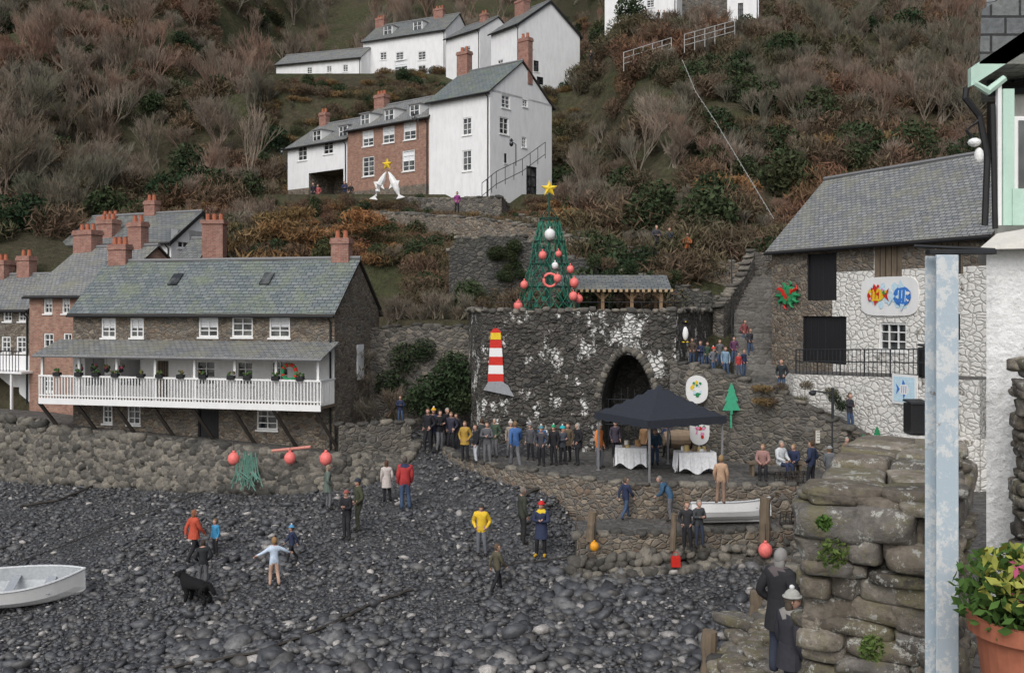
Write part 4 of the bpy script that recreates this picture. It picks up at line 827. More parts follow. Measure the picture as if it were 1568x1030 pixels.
for i in range(len(prof)-1):
    for k in range(K):
        a,b_2=6.2832*k/K,6.2832*(k+1)/K; r0,z0_=prof[i]; r1,z1_=prof[i+1]; mb.face([(r0*math.cos(a),r0*math.sin(a),z0_),(r0*math.cos(b_2),r0*math.sin(b_2),z0_),(r1*math.cos(b_2),r1*math.sin(b_2),z1_),(r1*math.cos(a),r1*math.sin(a),z1_)],0 if i<6 else 1)
mb.obj('pot',[M['terracotta'],M['darkwood']],pe)
def leafclump(name,n,rad,ls,mats,parent=None,c=(0,0,0),seed=1,shape=(1,1,1),shell=.5,asp=.45,up=0):
    r=np.random.RandomState(seed); d=r.normal(size=(n,3)); d/=np.linalg.norm(d,axis=1)[:,None]; q=r.rand(n)**shell
    P=d*q[:,None]*rad*np.array(shape)+np.array(c); a=r.normal(size=(n,3)); a[:,2]+=up*np.sign(r.rand(n)); a+=up*d*.6; a/=np.linalg.norm(a,axis=1)[:,None]; b=np.cross(a,r.normal(size=(n,3))); b/=np.linalg.norm(b,axis=1)[:,None]
    l=ls*r.uniform(.5,1.5,n)[:,None]; V=np.stack([P-a*l,P+b*l*asp,P+a*l,P-b*l*asp],1).reshape(-1,3); Fa=np.arange(4*n).reshape(-1,4)
    depth=np.repeat(.3+.7*q*(.6+.4*(d[:,2]>0)),4)*np.repeat(r.uniform(.5,1.2,n),4)  # shade put into leaf colour: darker inside the clump and in its lower half
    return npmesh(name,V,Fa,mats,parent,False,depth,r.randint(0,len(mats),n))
gl=m_veg('plant_leaves',[(.035,.08,.02),(.07,.13,.03),(.1,.13,.04)],.5,tint=0)
leafclump('foliage',1300,.34,.034,[gl],pe,(-.02,0,.6),5,(1,1,.7)); leafclump('pink_flowers',260,.28,.022,[m_plain((.5,.1,.2),.8)],pe,(.08,-.08,.68),6,(1,1,.6))
leafclump('yellow_leaves',200,.22,.032,[m_plain((.33,.34,.07),.8)],pe,(-.1,-.1,.72),8,(1,1,.8))
mb=MB(); mb.box((2.3,4.4,5.2),(3.2,5.2,6.0)); mb.obj('pot_plinth',[M['stone_brown']],bevel=.03)
for (u,v,Y,r) in [(1276,846,5.7,.1),(1335,992,5.55,.08),(1262,800,5.75,.045)]:
    p=S(u,v,Y); leafclump('wall_fern',300,r,.017,[gl],None,tuple(p),int(u),(1,.6,1))
# ---------------------------------------------------------------- vegetation
def tree_mesh(name,seed,h,mat,levels=5,spread=.55,stems=1,th=.022):
    r=random.Random(seed); segs=[]
    def grow(p,d,l,rad,lv):
        q=p+d*l; mid=p+d*l*.5+Vector((r.uniform(-1,1),r.uniform(-1,1),r.uniform(-.5,.5)))*l*.08
        segs.append((p,mid,rad,rad*.85)); segs.append((mid,q,rad*.85,rad*.7))
        if lv<=0: return
        for i in range(5 if lv==1 else 4):
            s=spread*r.uniform(.6,1.5); nd=(d+Vector((r.uniform(-1,1),r.uniform(-1,1),r.uniform(-.4,.7)))*s).normalized(); nd=(nd+Vector((0,0,.18))).normalized()
            st=p.lerp(q,r.uniform(.5,1)); grow(st,nd,l*r.uniform(.6,.82),max(rad*.52,th*.5),lv-1)
    for k in range(stems):
        d=Vector((r.uniform(-.3,.3)*stems**.5,r.uniform(-.3,.3)*stems**.5,1)).normalized(); grow(Vector((r.uniform(-.3,.3)*(stems>1),r.uniform(-.3,.3)*(stems>1),-.3)),d,h*.32,h*.012+.02,levels-1)
    n=len(segs); P0=np.array([s[0][:] for s in segs]); P1=np.array([s[1][:] for s in segs]); r0=np.array([s[2] for s in segs]); r1=np.array([s[3] for s in segs])
    D=P1-P0; D/=np.linalg.norm(D,axis=1)[:,None]+1e-9; A_=np.cross(D,np.array([.3,.5,.8])); A_/=np.linalg.norm(A_,axis=1)[:,None]+1e-9; B_=np.cross(D,A_); V=[]
    for P,rr in ((P0,r0),(P1,r1)):
        for k in range(3): t=2*math.pi*k/3; V.append(P+(A_*math.cos(t)+B_*math.sin(t))*rr[:,None])
    V=np.stack(V,1).reshape(-1,3); base=(np.arange(n)*6)[:,None]; Fa=np.concatenate([base+np.array([[0,1,4,3]]),base+np.array([[1,2,5,4]]),base+np.array([[2,0,3,5]])],0)
    return npmesh(name,V,Fa,[mat],None,False,np.repeat(.35+.65*np.clip(P0[:,2]/h,0,1),6),None,False).data  # vertex tone by height: twigs darker towards the base
bark=m_veg('winter_twigs',[(.14,.125,.105),(.19,.17,.14),(.23,.2,.165),(.2,.15,.12),(.21,.185,.14)],.05,dark=.5)
scrubm=m_veg('scrub_twigs_and_leaves',[(.045,.058,.03),(.08,.085,.045),(.12,.105,.065),(.14,.1,.068),(.12,.085,.062),(.105,.1,.065)],.1,dark=.7,wide=1.9)
evergr=m_veg('evergreen_leaves',[(.022,.042,.022),(.04,.06,.03),(.06,.078,.038)],.2,dark=.7)
rustm=m_veg('dead_bracken',[(.19,.12,.06),(.24,.155,.075),(.18,.15,.085)],.3,dark=.6)
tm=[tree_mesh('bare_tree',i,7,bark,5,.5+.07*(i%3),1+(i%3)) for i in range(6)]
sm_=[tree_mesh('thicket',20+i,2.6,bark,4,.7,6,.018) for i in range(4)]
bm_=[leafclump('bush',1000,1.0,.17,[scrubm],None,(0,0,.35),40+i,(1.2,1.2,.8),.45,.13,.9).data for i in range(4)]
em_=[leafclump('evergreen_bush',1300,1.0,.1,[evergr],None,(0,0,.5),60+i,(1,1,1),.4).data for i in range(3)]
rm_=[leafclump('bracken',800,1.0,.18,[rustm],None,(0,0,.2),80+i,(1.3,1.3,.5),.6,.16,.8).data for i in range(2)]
for o in [o for o in sc.objects if o.name.split('.')[0] in ('bush','evergreen_bush','bracken')]: bpy.data.objects.remove(o)
def inhouse(x,y,m):
    for A,B,d in EXC:
        L=math.hypot(B[0]-A[0],B[1]-A[1]); c,s=(B[0]-A[0])/L,(B[1]-A[1])/L; a=(x-A[0])*c+(y-A[1])*s; b=-(x-A[0])*s+(y-A[1])*c
        if -m<a<L+m and -m*1.2<b<d+m: return True
    return False
hillv=empty('hillside_woodland',(0,0,0))
def inst(me,p,s,sz=None,par=None,name='shrub'):
    o=bpy.data.objects.new(name,me); o.location=p; o.rotation_euler=(R.uniform(-.1,.1),R.uniform(-.1,.1),R.uniform(0,6.28)); o.scale=(s,s,sz or s); link(o,par or hillv); return o
def scatter(n,y0,y1,fn,pw=1.0,ur=None):
    Y=y0+(y1-y0)*rs.rand(n)**pw
    X=(rs.rand(n)*2-1)*(.62*Y+4) if ur is None else (ur[0]+(ur[1]-ur[0])*rs.rand(n)-CU)/F*Y
    Z=hill(X,Y)
    for x,y,z in zip(X,Y,Z): fn(float(x),float(y),float(z))
def uof(x,y): return CU+F*x/y
def f_bush(x,y,z):
    if inhouse(x,y,1.3): return
    u=uof(x,y); mid=415<u<865
    if y<50 and (x<-5 and y<52): return
    if x>9 and y<50: return
    s=R.uniform(.8,1.7)
    if mid and y<68: s=R.uniform(.5,.9)
    if 60<y<68 and mid: s=.5
    if mid and 84<y<122: s=R.uniform(.5,.9)
    if mid and 66<y<80: return
    if 400<u<575 and 100<y<113: return
    nn=noise.noise(Vector((x*.06,y*.06,3)))
    k=R.random()
    if k<.13+max(0,nn)*.6: me=R.choice(em_)
    elif k<.22 and y<75: me=R.choice(rm_)
    else: me=R.choice(bm_)
    inst(me,(x,y,z),s)
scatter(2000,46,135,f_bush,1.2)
def f_small(x,y,z):
    if inhouse(x,y,.9) or (y<53 and x<-5) or 66<y<79.5 or y<48: return
    if 400<uof(x,y)<575 and 102<y<113: return
    k=R.random(); me=R.choice(bm_) if k<.45 else R.choice(rm_) if k<.75 else R.choice(sm_) if k<.9 else R.choice(em_)
    s=R.uniform(.45,.85)
    if me in sm_: s*=.6
    if 60<y<68 or me in sm_ and y>80: s*=.7
    inst(me,(x,y,z+.1),s)
scatter(1000,53,66,f_small,1,(330,900)); scatter(900,79,121,f_small,1,(400,900))
def f_thick(x,y,z):
    if inhouse(x,y,1.8): return
    u=uof(x,y); mid=415<u<865
    if x>9 and y<51 or (y<53 and x<-5): return
    if mid and 58<y<125: return
    s=R.uniform(.7,1.4)
    if mid and y<58: s=.6
    if u>865 and y<60: s=.6
    inst(R.choice(sm_),(x,y,z),s)
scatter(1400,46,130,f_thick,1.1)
def f_tree(x,y,z):
    if inhouse(x,y,2.5): return
    u=uof(x,y)
    if 400<u<870 and y<121: return
    if u>870 and y<62: return
    if u>870: 
        if 900<u<1180 and 66<y<99: return
        s=R.uniform(.4,.85)
    else: s=R.uniform(.55,1.15)
    if u<=400 and y<60: return
    inst(R.choice(tm),(x,y,z),s,s*R.uniform(.9,1.15))
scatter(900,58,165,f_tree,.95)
def clump(u,v,Y,s,kind,name='ivy'):
    p=S(u,v,Y); me=R.choice({'e':em_,'b':bm_,'r':rm_,'t':sm_}[kind]); o=inst(me,tuple(p),s,s*.9,None,name); o.parent=None; return o
for u,v,Y,s in [(690,600,41.2,1.0),(660,620,41.3,1.0),(695,570,41.5,.7),(640,625,41.6,.7),(705,625,40.8,.6),(620,560,42.8,.8),(600,600,42.9,.8),(650,545,42.6,.6)]: clump(u,v,Y,s,'e','ivy_bush')
for u,v,Y,s in [(600,630,42,.8),(545,600,41.8,.7),(560,640,41,.6),(550,560,42,.6)]: clump(u,v,Y,s,'t','bramble')
for i in range(14): clump(R.uniform(900,1090),R.uniform(400,450)+0,R.uniform(45.3,46.3),R.uniform(.35,.6),R.choice('eeb'),'ivy')
for i in range(12): clump(R.uniform(750,800),R.uniform(375,440),47.9,R.uniform(.25,.45),'e','ivy')
for i in range(12): clump(R.uniform(1160,1290),R.uniform(590,650),35.2,R.uniform(.2,.35),R.choice('ebr'),'wall_plant')
for i in range(8): clump(R.uniform(590,715),R.uniform(480,500),44,R.uniform(.5,.8),'t','bramble')
for i in range(14): clump(R.uniform(345,560),R.uniform(330,400),R.uniform(54,58),R.uniform(.8,1.2),'r','bracken')
mb=MB()
for (p,q) in [((955,98,78),(1028,75,80)),((1048,70,80),(1125,48,82))]:
    a,b_2=S(*p),S(*q)
    for h in (.0,.45,.9): mb.tube([a+Vector((0,0,h)),b_2+Vector((0,0,h))],.03,5)
    for i in range(6): c=a.lerp(b_2,i/5); mb.tube([c-Vector((0,0,.6)),c+Vector((0,0,.9))],.035,5)
mb.obj('hillside_railing',[m_plain((.45,.45,.43),.6)])
mb=MB(); P=[(1045,92),(1065,140),(1095,185),(1125,235),(1155,285),(1185,335)]; W=[S(u,v,66-i*3) for i,(u,v) in enumerate(P)]
mb.tube(W,.022,4)
for a,b_2 in zip(W[:-1],W[1:]):
    for k in range(6): mb.ell(tuple(a.lerp(b_2,k/6)-Vector((0,0,.07))),(.05,.05,.06),0,1)
mb.obj('festoon_cable',[m_plain((.3,.3,.28),.6)])
mb=MB(); P=[(738,300,61),(760,282,62),(800,262,64),(835,236,66)]
W=[S(*p) for p in P]
for h in (.0,.8): mb.tube([w+Vector((0,0,h)) for w in W],.025,4)
for a,b_2 in zip(W[:-1],W[1:]):
    for k in range(4): c=a.lerp(b_2,k/3); mb.tube([c-Vector((0,0,.3)),c+Vector((0,0,.8))],.02,4)
mb.obj('cottage_handrail',[M['iron']])
for u,v,Y in [(438,250,76),(640,200,66.5),(790,240,64)]:
    a=S(u,v,Y); mb=MB(); mb.tube([a+Vector((0,0,-.6)),a+Vector((0,0,.8)),a+Vector((-.3,0,1.0))],.035,5); mb.ell(tuple(a+Vector((-.3,0,.85))),(.14,.14,.2),1,2); mb.tube([a+Vector((-.3,0,1.05)),a+Vector((-.3,0,1.2))],[.16,.02],6,0); mb.obj('wall_lantern',[M['iron'],M['glass']])
# ---------------------------------------------------------------- people
SK=(.55,.33,.25)
def pose(p):
    J=dict(pel=(0,0,.96),wst=(0,0,1.1),chs=(0,.01,1.3),nkb=(0,0,1.45),nck=(0,.01,1.54))
    for s,g in (('L',-1),('R',1)):
        J['sh'+s]=(g*.175,0,1.42); J['el'+s]=(g*.235,-.03,1.14); J['wr'+s]=(g*.22,.09,.91); J['ha'+s]=(g*.215,.12,.84)
        J['hp'+s]=(g*.085,0,.9); J['kn'+s]=(g*.1,.025,.5); J['an'+s]=(g*.105,-.02,.09); J['to'+s]=(g*.12,.15,.045)
    def st(**k): J.update(k)
    if p=='walk': st(knL=(-.09,.2,.53),anL=(-.1,.26,.12),toL=(-.1,.42,.09),knR=(.09,-.08,.51),anR=(.1,-.36,.14),toR=(.11,-.22,.05),elL=(-.24,-.14,1.17),wrL=(-.23,-.18,.95),haL=(-.23,-.17,.88),elR=(.24,.08,1.15),wrR=(.21,.26,.98),haR=(.2,.31,.92))
    if p=='pock': 
        for s,g in (('L',-1),('R',1)): J['el'+s]=(g*.29,-.08,1.16); J['wr'+s]=(g*.19,.1,1.0); J['ha'+s]=(g*.16,.14,.95)
    if p=='phone': 
        for s,g in (('L',-1),('R',1)): J['el'+s]=(g*.24,.08,1.17); J['wr'+s]=(g*.09,.27,1.3); J['ha'+s]=(g*.06,.3,1.36)
    if p=='out': st(elL=(-.4,.02,1.28),wrL=(-.6,.06,1.18),haL=(-.67,.07,1.15),elR=(.38,.0,1.3),wrR=(.55,.08,1.2),haR=(.62,.1,1.18),knL=(-.12,.1,.5),anL=(-.15,.0,.1),toL=(-.16,.16,.05),knR=(.12,-.02,.5),anR=(.14,-.22,.16),toR=(.15,-.08,.06))
    if p=='fold':
        st(elL=(-.25,.06,1.15),wrL=(-.04,.2,1.16),haL=(.03,.21,1.18),elR=(.25,.06,1.17),wrR=(.05,.24,1.2),haR=(-.02,.25,1.22))
    if p=='sit':
        st(pel=(0,-.05,.52),wst=(0,-.06,.66),chs=(0,-.03,.86),nkb=(0,-.02,1.01),nck=(0,0,1.1))
        for s,g in (('L',-1),('R',1)): J['sh'+s]=(g*.175,-.02,.98); J['el'+s]=(g*.24,.05,.72); J['wr'+s]=(g*.13,.27,.66); J['ha'+s]=(g*.1,.33,.64); J['hp'+s]=(g*.09,0,.5); J['kn'+s]=(g*.11,.42,.5); J['an'+s]=(g*.11,.44,.09); J['to'+s]=(g*.12,.6,.045)
    if p=='bend':
        st(wst=(0,.06,1.08),chs=(0,.2,1.22),nkb=(0,.3,1.32),nck=(0,.36,1.38),shL=(-.175,.27,1.28),shR=(.175,.27,1.28),elL=(-.22,.3,1.02),elR=(.22,.3,1.02),wrL=(-.15,.46,.9),wrR=(.15,.46,.9),haL=(-.13,.52,.86),haR=(.13,.52,.86))
    return J
EDG=[('pel','wst','c'),('wst','chs','c'),('chs','nkb','c'),('nkb','nck','n')]
for s in 'LR': EDG+=[('nkb','sh'+s,'c'),('sh'+s,'el'+s,'c'),('el'+s,'wr'+s,'c'),('wr'+s,'ha'+s,'h'),('pel','hp'+s,'p'),('hp'+s,'kn'+s,'p'),('kn'+s,'an'+s,'p'),('an'+s,'to'+s,'s')]
RAD=dict(pel=(.165,.135),wst=(.16,.13),chs=(.185,.14),nkb=(.11,.1),nck=(.055,.055),sh=(.088,.088),el=(.068,.068),wr=(.045,.045),ha=(.03,.042),hp=(.105,.108),kn=(.076,.076),an=(.058,.06),to=(.05,.04))
jobs=[]
def person(name,p,h,face,coat,pants,hair=(.08,.05,.03),pose_='stand',hat=None,skirt=0,shoes=(.03,.028,.025),scarf=None,headyaw=0,bulk=1.0):
    J=pose(pose_)
    if pose_!='sit':
        for kk_ in J:
            if kk_[:2] in ('wr','ha','el','sh'): J[kk_]=tuple(c_+R.uniform(-.015,.015) for c_ in J[kk_])
        if pose_ in ('stand','pock','fold'):
            sh_=R.uniform(-.04,.04); kn_=R.choice('LR'); J['kn'+kn_]=(J['kn'+kn_][0]*1.25,J['kn'+kn_][1]+.06,J['kn'+kn_][2]); J['an'+kn_]=(J['an'+kn_][0]*1.5,J['an'+kn_][1]+.05,.09); J['to'+kn_]=(J['to'+kn_][0]*1.7,J['to'+kn_][1]+.03,.045)
            for kk_ in ('pel','wst','chs'): J[kk_]=(J[kk_][0]+sh_*.5,J[kk_][1],J[kk_][2])
    names=list(J); bm=bmesh.new(); lay=bm.verts.layers.skin.verify(); vs={}
    for n_ in names:
        v=bm.verts.new(J[n_]); vs[n_]=v; r=RAD.get(n_,RAD.get(n_[:2])); f=bulk if n_[:2] in('pe','ws','ch','sh','el') else 1; v[lay].radius=(r[0]*f,r[1]*f); v[lay].use_root=(n_=='pel')
    for a,b_2,_ in EDG: bm.edges.new((vs[a],vs[b_2]))
    me=bpy.data.meshes.new('sk'); bm.to_mesh(me); bm.free(); o=bpy.data.objects.new('sk',me); link(o)
    m=o.modifiers.new('s','SKIN'); m.use_smooth_shade=True; q=o.modifiers.new('b','SUBSURF'); q.levels=1; q.render_levels=1
    jobs.append(dict(o=o,name=name,p=p,h=h,face=face,J=J,coat=coat,pants=pants,hair=hair,hat=hat,skirt=skirt,shoes=shoes,scarf=scarf,hy=headyaw or R.uniform(-.6,.6)))
def finish_people():
    bpy.context.view_layer.update(); dg=bpy.context.evaluated_depsgraph_get()
    for j in jobs:
        ev=j['o'].evaluated_get(dg); me=ev.to_mesh(); V=np.array([v.co[:] for v in me.vertices]); Fs=[tuple(f.vertices) for f in me.polygons]; ev.to_mesh_clear()
        j['V']=V; j['F']=Fs
    for j in jobs:
        V,Fs=j['V'],j['F']
        J=j['J']; mb=MB(); mb.v=[tuple(v) for v in V]; mb.f=list(Fs)
        cen=np.array([V[list(f)].mean(0) for f in Fs]); best=np.full(len(Fs),9.); lab=np.zeros(len(Fs),int)
        code={'c':0,'p':1,'h':2,'n':2,'s':3}
        for a,b_2,t in EDG:
            A_,B_=np.array(J[a]),np.array(J[b_2]); d=B_-A_; tt=np.clip(((cen-A_)@d)/(d@d),0,1); ds=np.linalg.norm(cen-(A_+tt[:,None]*d),axis=1)-.25*RAD.get(a,RAD.get(a[:2]))[0]; u_=ds<best; best[u_]=ds[u_]; lab[u_]=code[t]
        hipz=J['pel'][2]-.02
        if not j['skirt']: lab[(lab==1)&(cen[:,2]>hipz-.09)&(np.abs(cen[:,1]-J['pel'][1])<.2)]=0
        if j['scarf']: lab[(cen[:,2]>J['nkb'][2]-.02)&(np.abs(cen[:,0])<.1)]=6
        mb.m=[int(x) for x in lab]
        if j['skirt']:
            zt=J['wst'][2]; zb=zt-j['skirt']; K=18; rows=5
            P=[[((.175+.045*r/rows)*math.cos(6.283*k/K)*(1+.04*math.sin(k*2.1+r)),J['pel'][1]+(.145+.05*r/rows)*math.sin(6.283*k/K),zt+(zb-zt)*r/rows) for k in range(K)] for r in range(rows+1)]
            for r in range(rows):
                for k in range(K): mb.face([P[r][k],P[r][(k+1)%K],P[r+1][(k+1)%K],P[r+1][k]][::-1],0)
            mb.face(P[0],0)
        for s,g in (('L',-1),('R',1)):
            w=Vector(J['wr'+s]); hN=Vector(J['ha'+s]); d=(hN-w).normalized(); side_=d.cross(Vector((g,0,.01))).normalized(); pal=d.cross(side_).normalized()
            for k,l in enumerate((.055,.07,.078,.072,.06)):
                if k==0: b0=hN-d*.02+side_*.03; d1=(d+side_*.8).normalized()
                else: b0=hN+d*.02+side_*(.026-.017*(k-1)); d1=d
                c1=b0+d1*l*.55; c2=c1+(d1*.75+pal*.55*(-g)).normalized()*l*.45; mb.tube([b0,c1,c2],[.011,.010,.007],5,2)
        nk=Vector(J['nck']); hs=1.0 if j['h']>1.45 else 1.2; T=Matrix.Translation(nk+Vector((0,.02 if j['J']['chs'][1]<.1 else .06,.105*hs)))@Matrix.Rotation(j['hy'],4,'Z')@Matrix.Scale(hs,4)
        Vh,Fh=ICO[3]; base=len(mb.v); P=Vh*np.array((.076,.094,.118)); low=np.clip(-Vh[:,2],0,1); P[:,0]*=1-.28*low; P[:,1]+=.012*low*(Vh[:,1]>0)
        eye=np.exp(-((np.abs(P[:,0])-.03)**2+(P[:,2]-.0)**2)/.0003)*(P[:,1]>0); P[:,1]-=.008*eye
        nose=np.exp(-(P[:,0]**2/.00015+(P[:,2]+.02)**2/.0006))*(P[:,1]>0); P[:,1]+=.022*nose
        mb.v+=[tuple(T@Vector(p)) for p in P]; mb.f+=[tuple(int(base+k) for k in f) for f in Fh]; mb.m+=[2]*len(Fh)
        for g in (-1,1): mb.ell((g*.029,.082,.002),(.011,.007,.007),5,1,T); mb.ell((g*.077,-.005,-.005),(.01,.018,.03),2,1,T)
        mb.ell((0,.088,-.052),(.024,.006,.006),6 if not j['scarf'] else 5,1,T)
        mb.ell((0,-.012,.016),(.088,.103,.122),4,3,T,keep=lambda c:(c[1]<.25 or c[2]>.5) and c[2]>-.75 and not(c[1]>.0 and c[2]<-.1))
        if j['skirt']: mb.ell((0,-.045,-.07),(.085,.06,.13),4,2,T)
        if j['hat'] is not None:
            mb.ell((0,-.006,.03),(.097,.112,.125),7,3,T,keep=lambda c:c[2]>.15); mb.tube([T@Vector((.1*math.cos(a),-.006+.115*math.sin(a),.05)) for a in np.linspace(0,6.283,18)],.016,6,7,False)
            if 'woman' in j['name'] or 'child' in j['name']: mb.ell((0,-.01,.17),(.035,.035,.035),8,2,T)
        mats=[m_plain(j['coat'],.85),m_plain(j['pants'],.85),m_plain(SK,.6),m_plain(j['shoes'],.6),m_plain(j['hair'],.8),m_plain((.02,.015,.012),.3),m_plain(j['scarf'] or (.35,.12,.1),.8),m_plain(j['hat'] or (.1,.1,.1),.9),m_plain((.8,.8,.8),.9)]
        ob=mb.obj(j['name'],mats,None,True,loc=j['p'],rz=j['face'],uv=False); k=j['h']/1.78; ob.scale=(k,k,k)
        bpy.data.objects.remove(j['o'])
NAVY=(.03,.04,.085);BLK=(.022,.022,.026);JEAN=(.06,.095,.17);GRY=(.14,.14,.15);OLV=(.065,.07,.042)
def onb(name,u,v,h,*a,**k):
    p=beach_at(u,v); p.z=float(beach(p.x,p.y))+.05; person(name,p,h*p.y/F,*a,**k)
def ont(name,u,v,h,*a,Z=TZ,**k):
    p=level_at(u,v,Z); person(name,p,h*p.y/F,*a,**k)
def onz(name,u,v,Y,h,*a,**k):
    p=S(u,v,Y); person(name,p,h*Y/F,*a,**k)
onb('woman_in_red_jacket',297,862,80,-.6,(.5,.09,.05),BLK,(.25,.1,.05),'walk',skirt=.3)
onb('child_in_blue_jacket',330,851,54,2.6,(.06,.28,.5),BLK,(.2,.12,.06),'stand')
onb('boy_in_dark_jacket',311,902,74,.3,(.03,.032,.035),GRY,(.06,.04,.03),'pock')
onb('child_in_white_top',420,900,74,.4,(.55,.65,.78),(.5,.33,.25),(.3,.18,.08),'out')
onb('child_in_navy_jacket',447,863,56,2.2,NAVY,BLK,(.1,.06,.03),'walk',hat=(.1,.3,.5))
onb('woman_in_grey_coat',502,781,68,-1.2,(.12,.15,.13),GRY,(.25,.2,.15),'pock',skirt=.4)
onb('man_in_black_jacket',531,828,76,2.6,BLK,(.03,.03,.035),(.4,.38,.35),'fold',hat=(.3,.1,.08),bulk=1.1)
onb('man_in_green_jacket',549,816,82,2.0,OLV,(.07,.07,.05),(.08,.06,.04),'pock',hat=(.03,.04,.06),bulk=1.1)
onb('woman_in_pale_coat',592,771,64,.2,(.55,.49,.46),BLK,(.1,.05,.03),'stand',skirt=.45)
onb('man_in_red_and_navy_jacket',620,783,83,.2,(.45,.05,.05),JEAN,(.1,.08,.07),'stand',scarf=NAVY,bulk=1.15)
onb('man_in_yellow_jacket',737,853,80,3.0,(.75,.5,.04),(.15,.16,.18),(.05,.04,.04),'pock',bulk=1.12,hat=(.05,.05,.05))
onb('child_in_camouflage_jacket',761,908,72,-.9,(.1,.09,.06),BLK,(.12,.08,.05),'walk')
onb('man_in_olive_jacket',800,836,88,-1.2,(.05,.055,.042),(.03,.03,.03),(.2,.17,.15),'stand')
onb('woman_in_santa_hat',829,855,86,2.9,(.035,.045,.09),BLK,(.2,.12,.06),'fold',hat=(.6,.03,.03),skirt=.5,shoes=(.5,.3,.02),scarf=(.7,.5,.03))
onz('man_walking_in_navy_jacket',958,795,30.7,64,-.9,NAVY,JEAN,(.1,.08,.06),'walk')
ont('man_in_blue_jacket',1027,798,76,1.2,(.05,.11,.19),GRY,(.2,.18,.16),'bend',Z=1.35)
ont('woman_in_tan_jacket',1104,772,74,-.3,(.5,.33,.22),(.3,.2,.15),(.3,.2,.1),'stand')
onz('woman_with_red_bag',1052,842,28.4,74,2.9,(.035,.035,.04),BLK,(.15,.1,.06),'pock')
onz('man_leaning_on_slip_wall',1070,838,28.4,72,3.5,(.06,.065,.07),(.04,.05,.08),(.3,.28,.25),'fold')
p=S(1047,832,28.2); mb=MB(); mb.box((-.13,-.07,0),(.13,.07,.3),0); mb.tube([(-.08,0,.3),(-.06,0,.42),(.06,0,.42),(.08,0,.3)],.012,5,0); mb.obj('red_bag',[M['red']],None,loc=(p.x-.25,p.y-.1,float(beach(p.x,p.y))+.2),bevel=.03)
crowd=[('man_in_black_coat',656,692,68,3.0,BLK,BLK,'pock',None),('woman_in_orange_hat',664,690,66,2.8,NAVY,BLK,'stand',(.7,.4,.05)),('man_in_dark_coat',673,691,64,3.3,BLK,GRY,'fold',None),('woman_in_navy_coat',691,690,60,2.7,(.04,.04,.06),BLK,'pock',None),('man_in_black_jacket',684,686,62,3.3,BLK,BLK,'stand',None),('woman_in_black_coat',699,689,57,3.0,BLK,BLK,'stand',None),
('woman_in_mustard_coat',712,706,62,2.6,(.4,.25,.05),BLK,'pock',None),('child_in_white_trousers',729,708,58,2.9,BLK,(.5,.52,.55),'stand',None),('man_in_grey_jacket',746,711,66,3.4,(.11,.11,.12),GRY,'fold',None),('man_in_blue_jacket',789,716,72,.6,(.06,.14,.34),GRY,'walk',None),('woman_in_beige_hat',782,700,55,3.0,(.3,.26,.22),GRY,'stand',(.5,.45,.4)),
('child_in_dark_coat',829,713,60,3.0,(.06,.06,.07),BLK,'pock',(.1,.25,.3)),('woman_in_green_hat',848,712,62,3.0,BLK,BLK,'stand',(.03,.3,.15)),('child_in_teal_hat',861,711,58,3.2,(.08,.09,.11),BLK,'fold',(.03,.4,.45)),('woman_in_black_jacket',885,712,65,2.8,BLK,BLK,'pock',None),('woman_in_brown_coat',870,706,58,3.3,(.12,.09,.06),BLK,'stand',None),
('man_in_orange_jacket',917,717,70,-1.4,(.7,.23,.07),(.15,.16,.18),'stand',(.7,.65,.6)),('man_serving_at_table',1003,712,64,2.5,(.04,.08,.13),JEAN,'bend',None),('woman_in_brown_jacket',986,702,54,3.0,(.25,.15,.08),BLK,'stand',None),('man_in_navy_sweater',1021,700,52,3.0,NAVY,BLK,'fold',None),
('woman_in_navy_coat',1243,748,74,.3,(.03,.04,.08),BLK,'pock',None),('man_in_grey_hat',1270,744,60,-.5,(.14,.15,.16),GRY,'stand',(.3,.3,.3)),('child_in_light_blue_jacket',1282,742,46,.4,(.3,.55,.7),GRY,'stand',None),('woman_in_tweed_coat',1297,725,55,3.5,(.22,.15,.1),BLK,'fold',None),('man_in_black_jacket',1310,745,66,.9,BLK,GRY,'pock',None),('man_in_dark_jacket',1240,800,52,.2,(.03,.03,.035),GRY,'stand',None),
('child_in_red_hat',1290,700,40,3.0,(.3,.05,.05),BLK,'stand',(.5,.05,.05)),('woman_in_blue_scarf',829,702,52,3.1,(.05,.12,.25),BLK,'stand',None),('man_with_rucksack',738,702,62,.2,(.05,.06,.06),GRY,'stand',None),('man_in_green_coat',758,700,60,2.9,(.06,.09,.06),GRY,'pock',None),('woman_in_grey_hat',812,704,56,3.2,(.09,.09,.1),BLK,'stand',(.2,.2,.22)),('woman_in_pink_scarf',942,700,56,3.1,(.06,.05,.07),BLK,'stand',None),('woman_in_dark_hat',1258,715,50,2.9,(.1,.07,.06),BLK,'fold',(.05,.05,.06)),('man_in_brown_hat',1330,720,56,2.9,(.13,.1,.07),GRY,'pock',(.1,.08,.05)),('woman_in_red_scarf',1278,770,62,.4,(.2,.05,.05),BLK,'stand',None)]
for n_,u,v,h,f,c,pn,ps,ht in crowd:
    wom='woman' in n_; ont(n_,u,v,h,f+R.uniform(-1.1,1.1),c,pn,R.choice([(.08,.05,.03),(.2,.13,.07),(.35,.33,.3),(.04,.03,.025)]),ps,hat=ht,skirt=.35 if wom and R.random()<.7 else 0,bulk=R.uniform(.95,1.12))
ont('woman_sitting',1168,733,72,2.9,(.35,.2,.18),BLK,(.3,.2,.1),'sit'); ont('man_sitting',1196,731,76,-2.6,(.6,.62,.64),NAVY,(.3,.28,.25),'sit')
ont('seated_woman_in_navy',1215,729,66,2.6,NAVY,BLK,(.3,.2,.1),'sit')
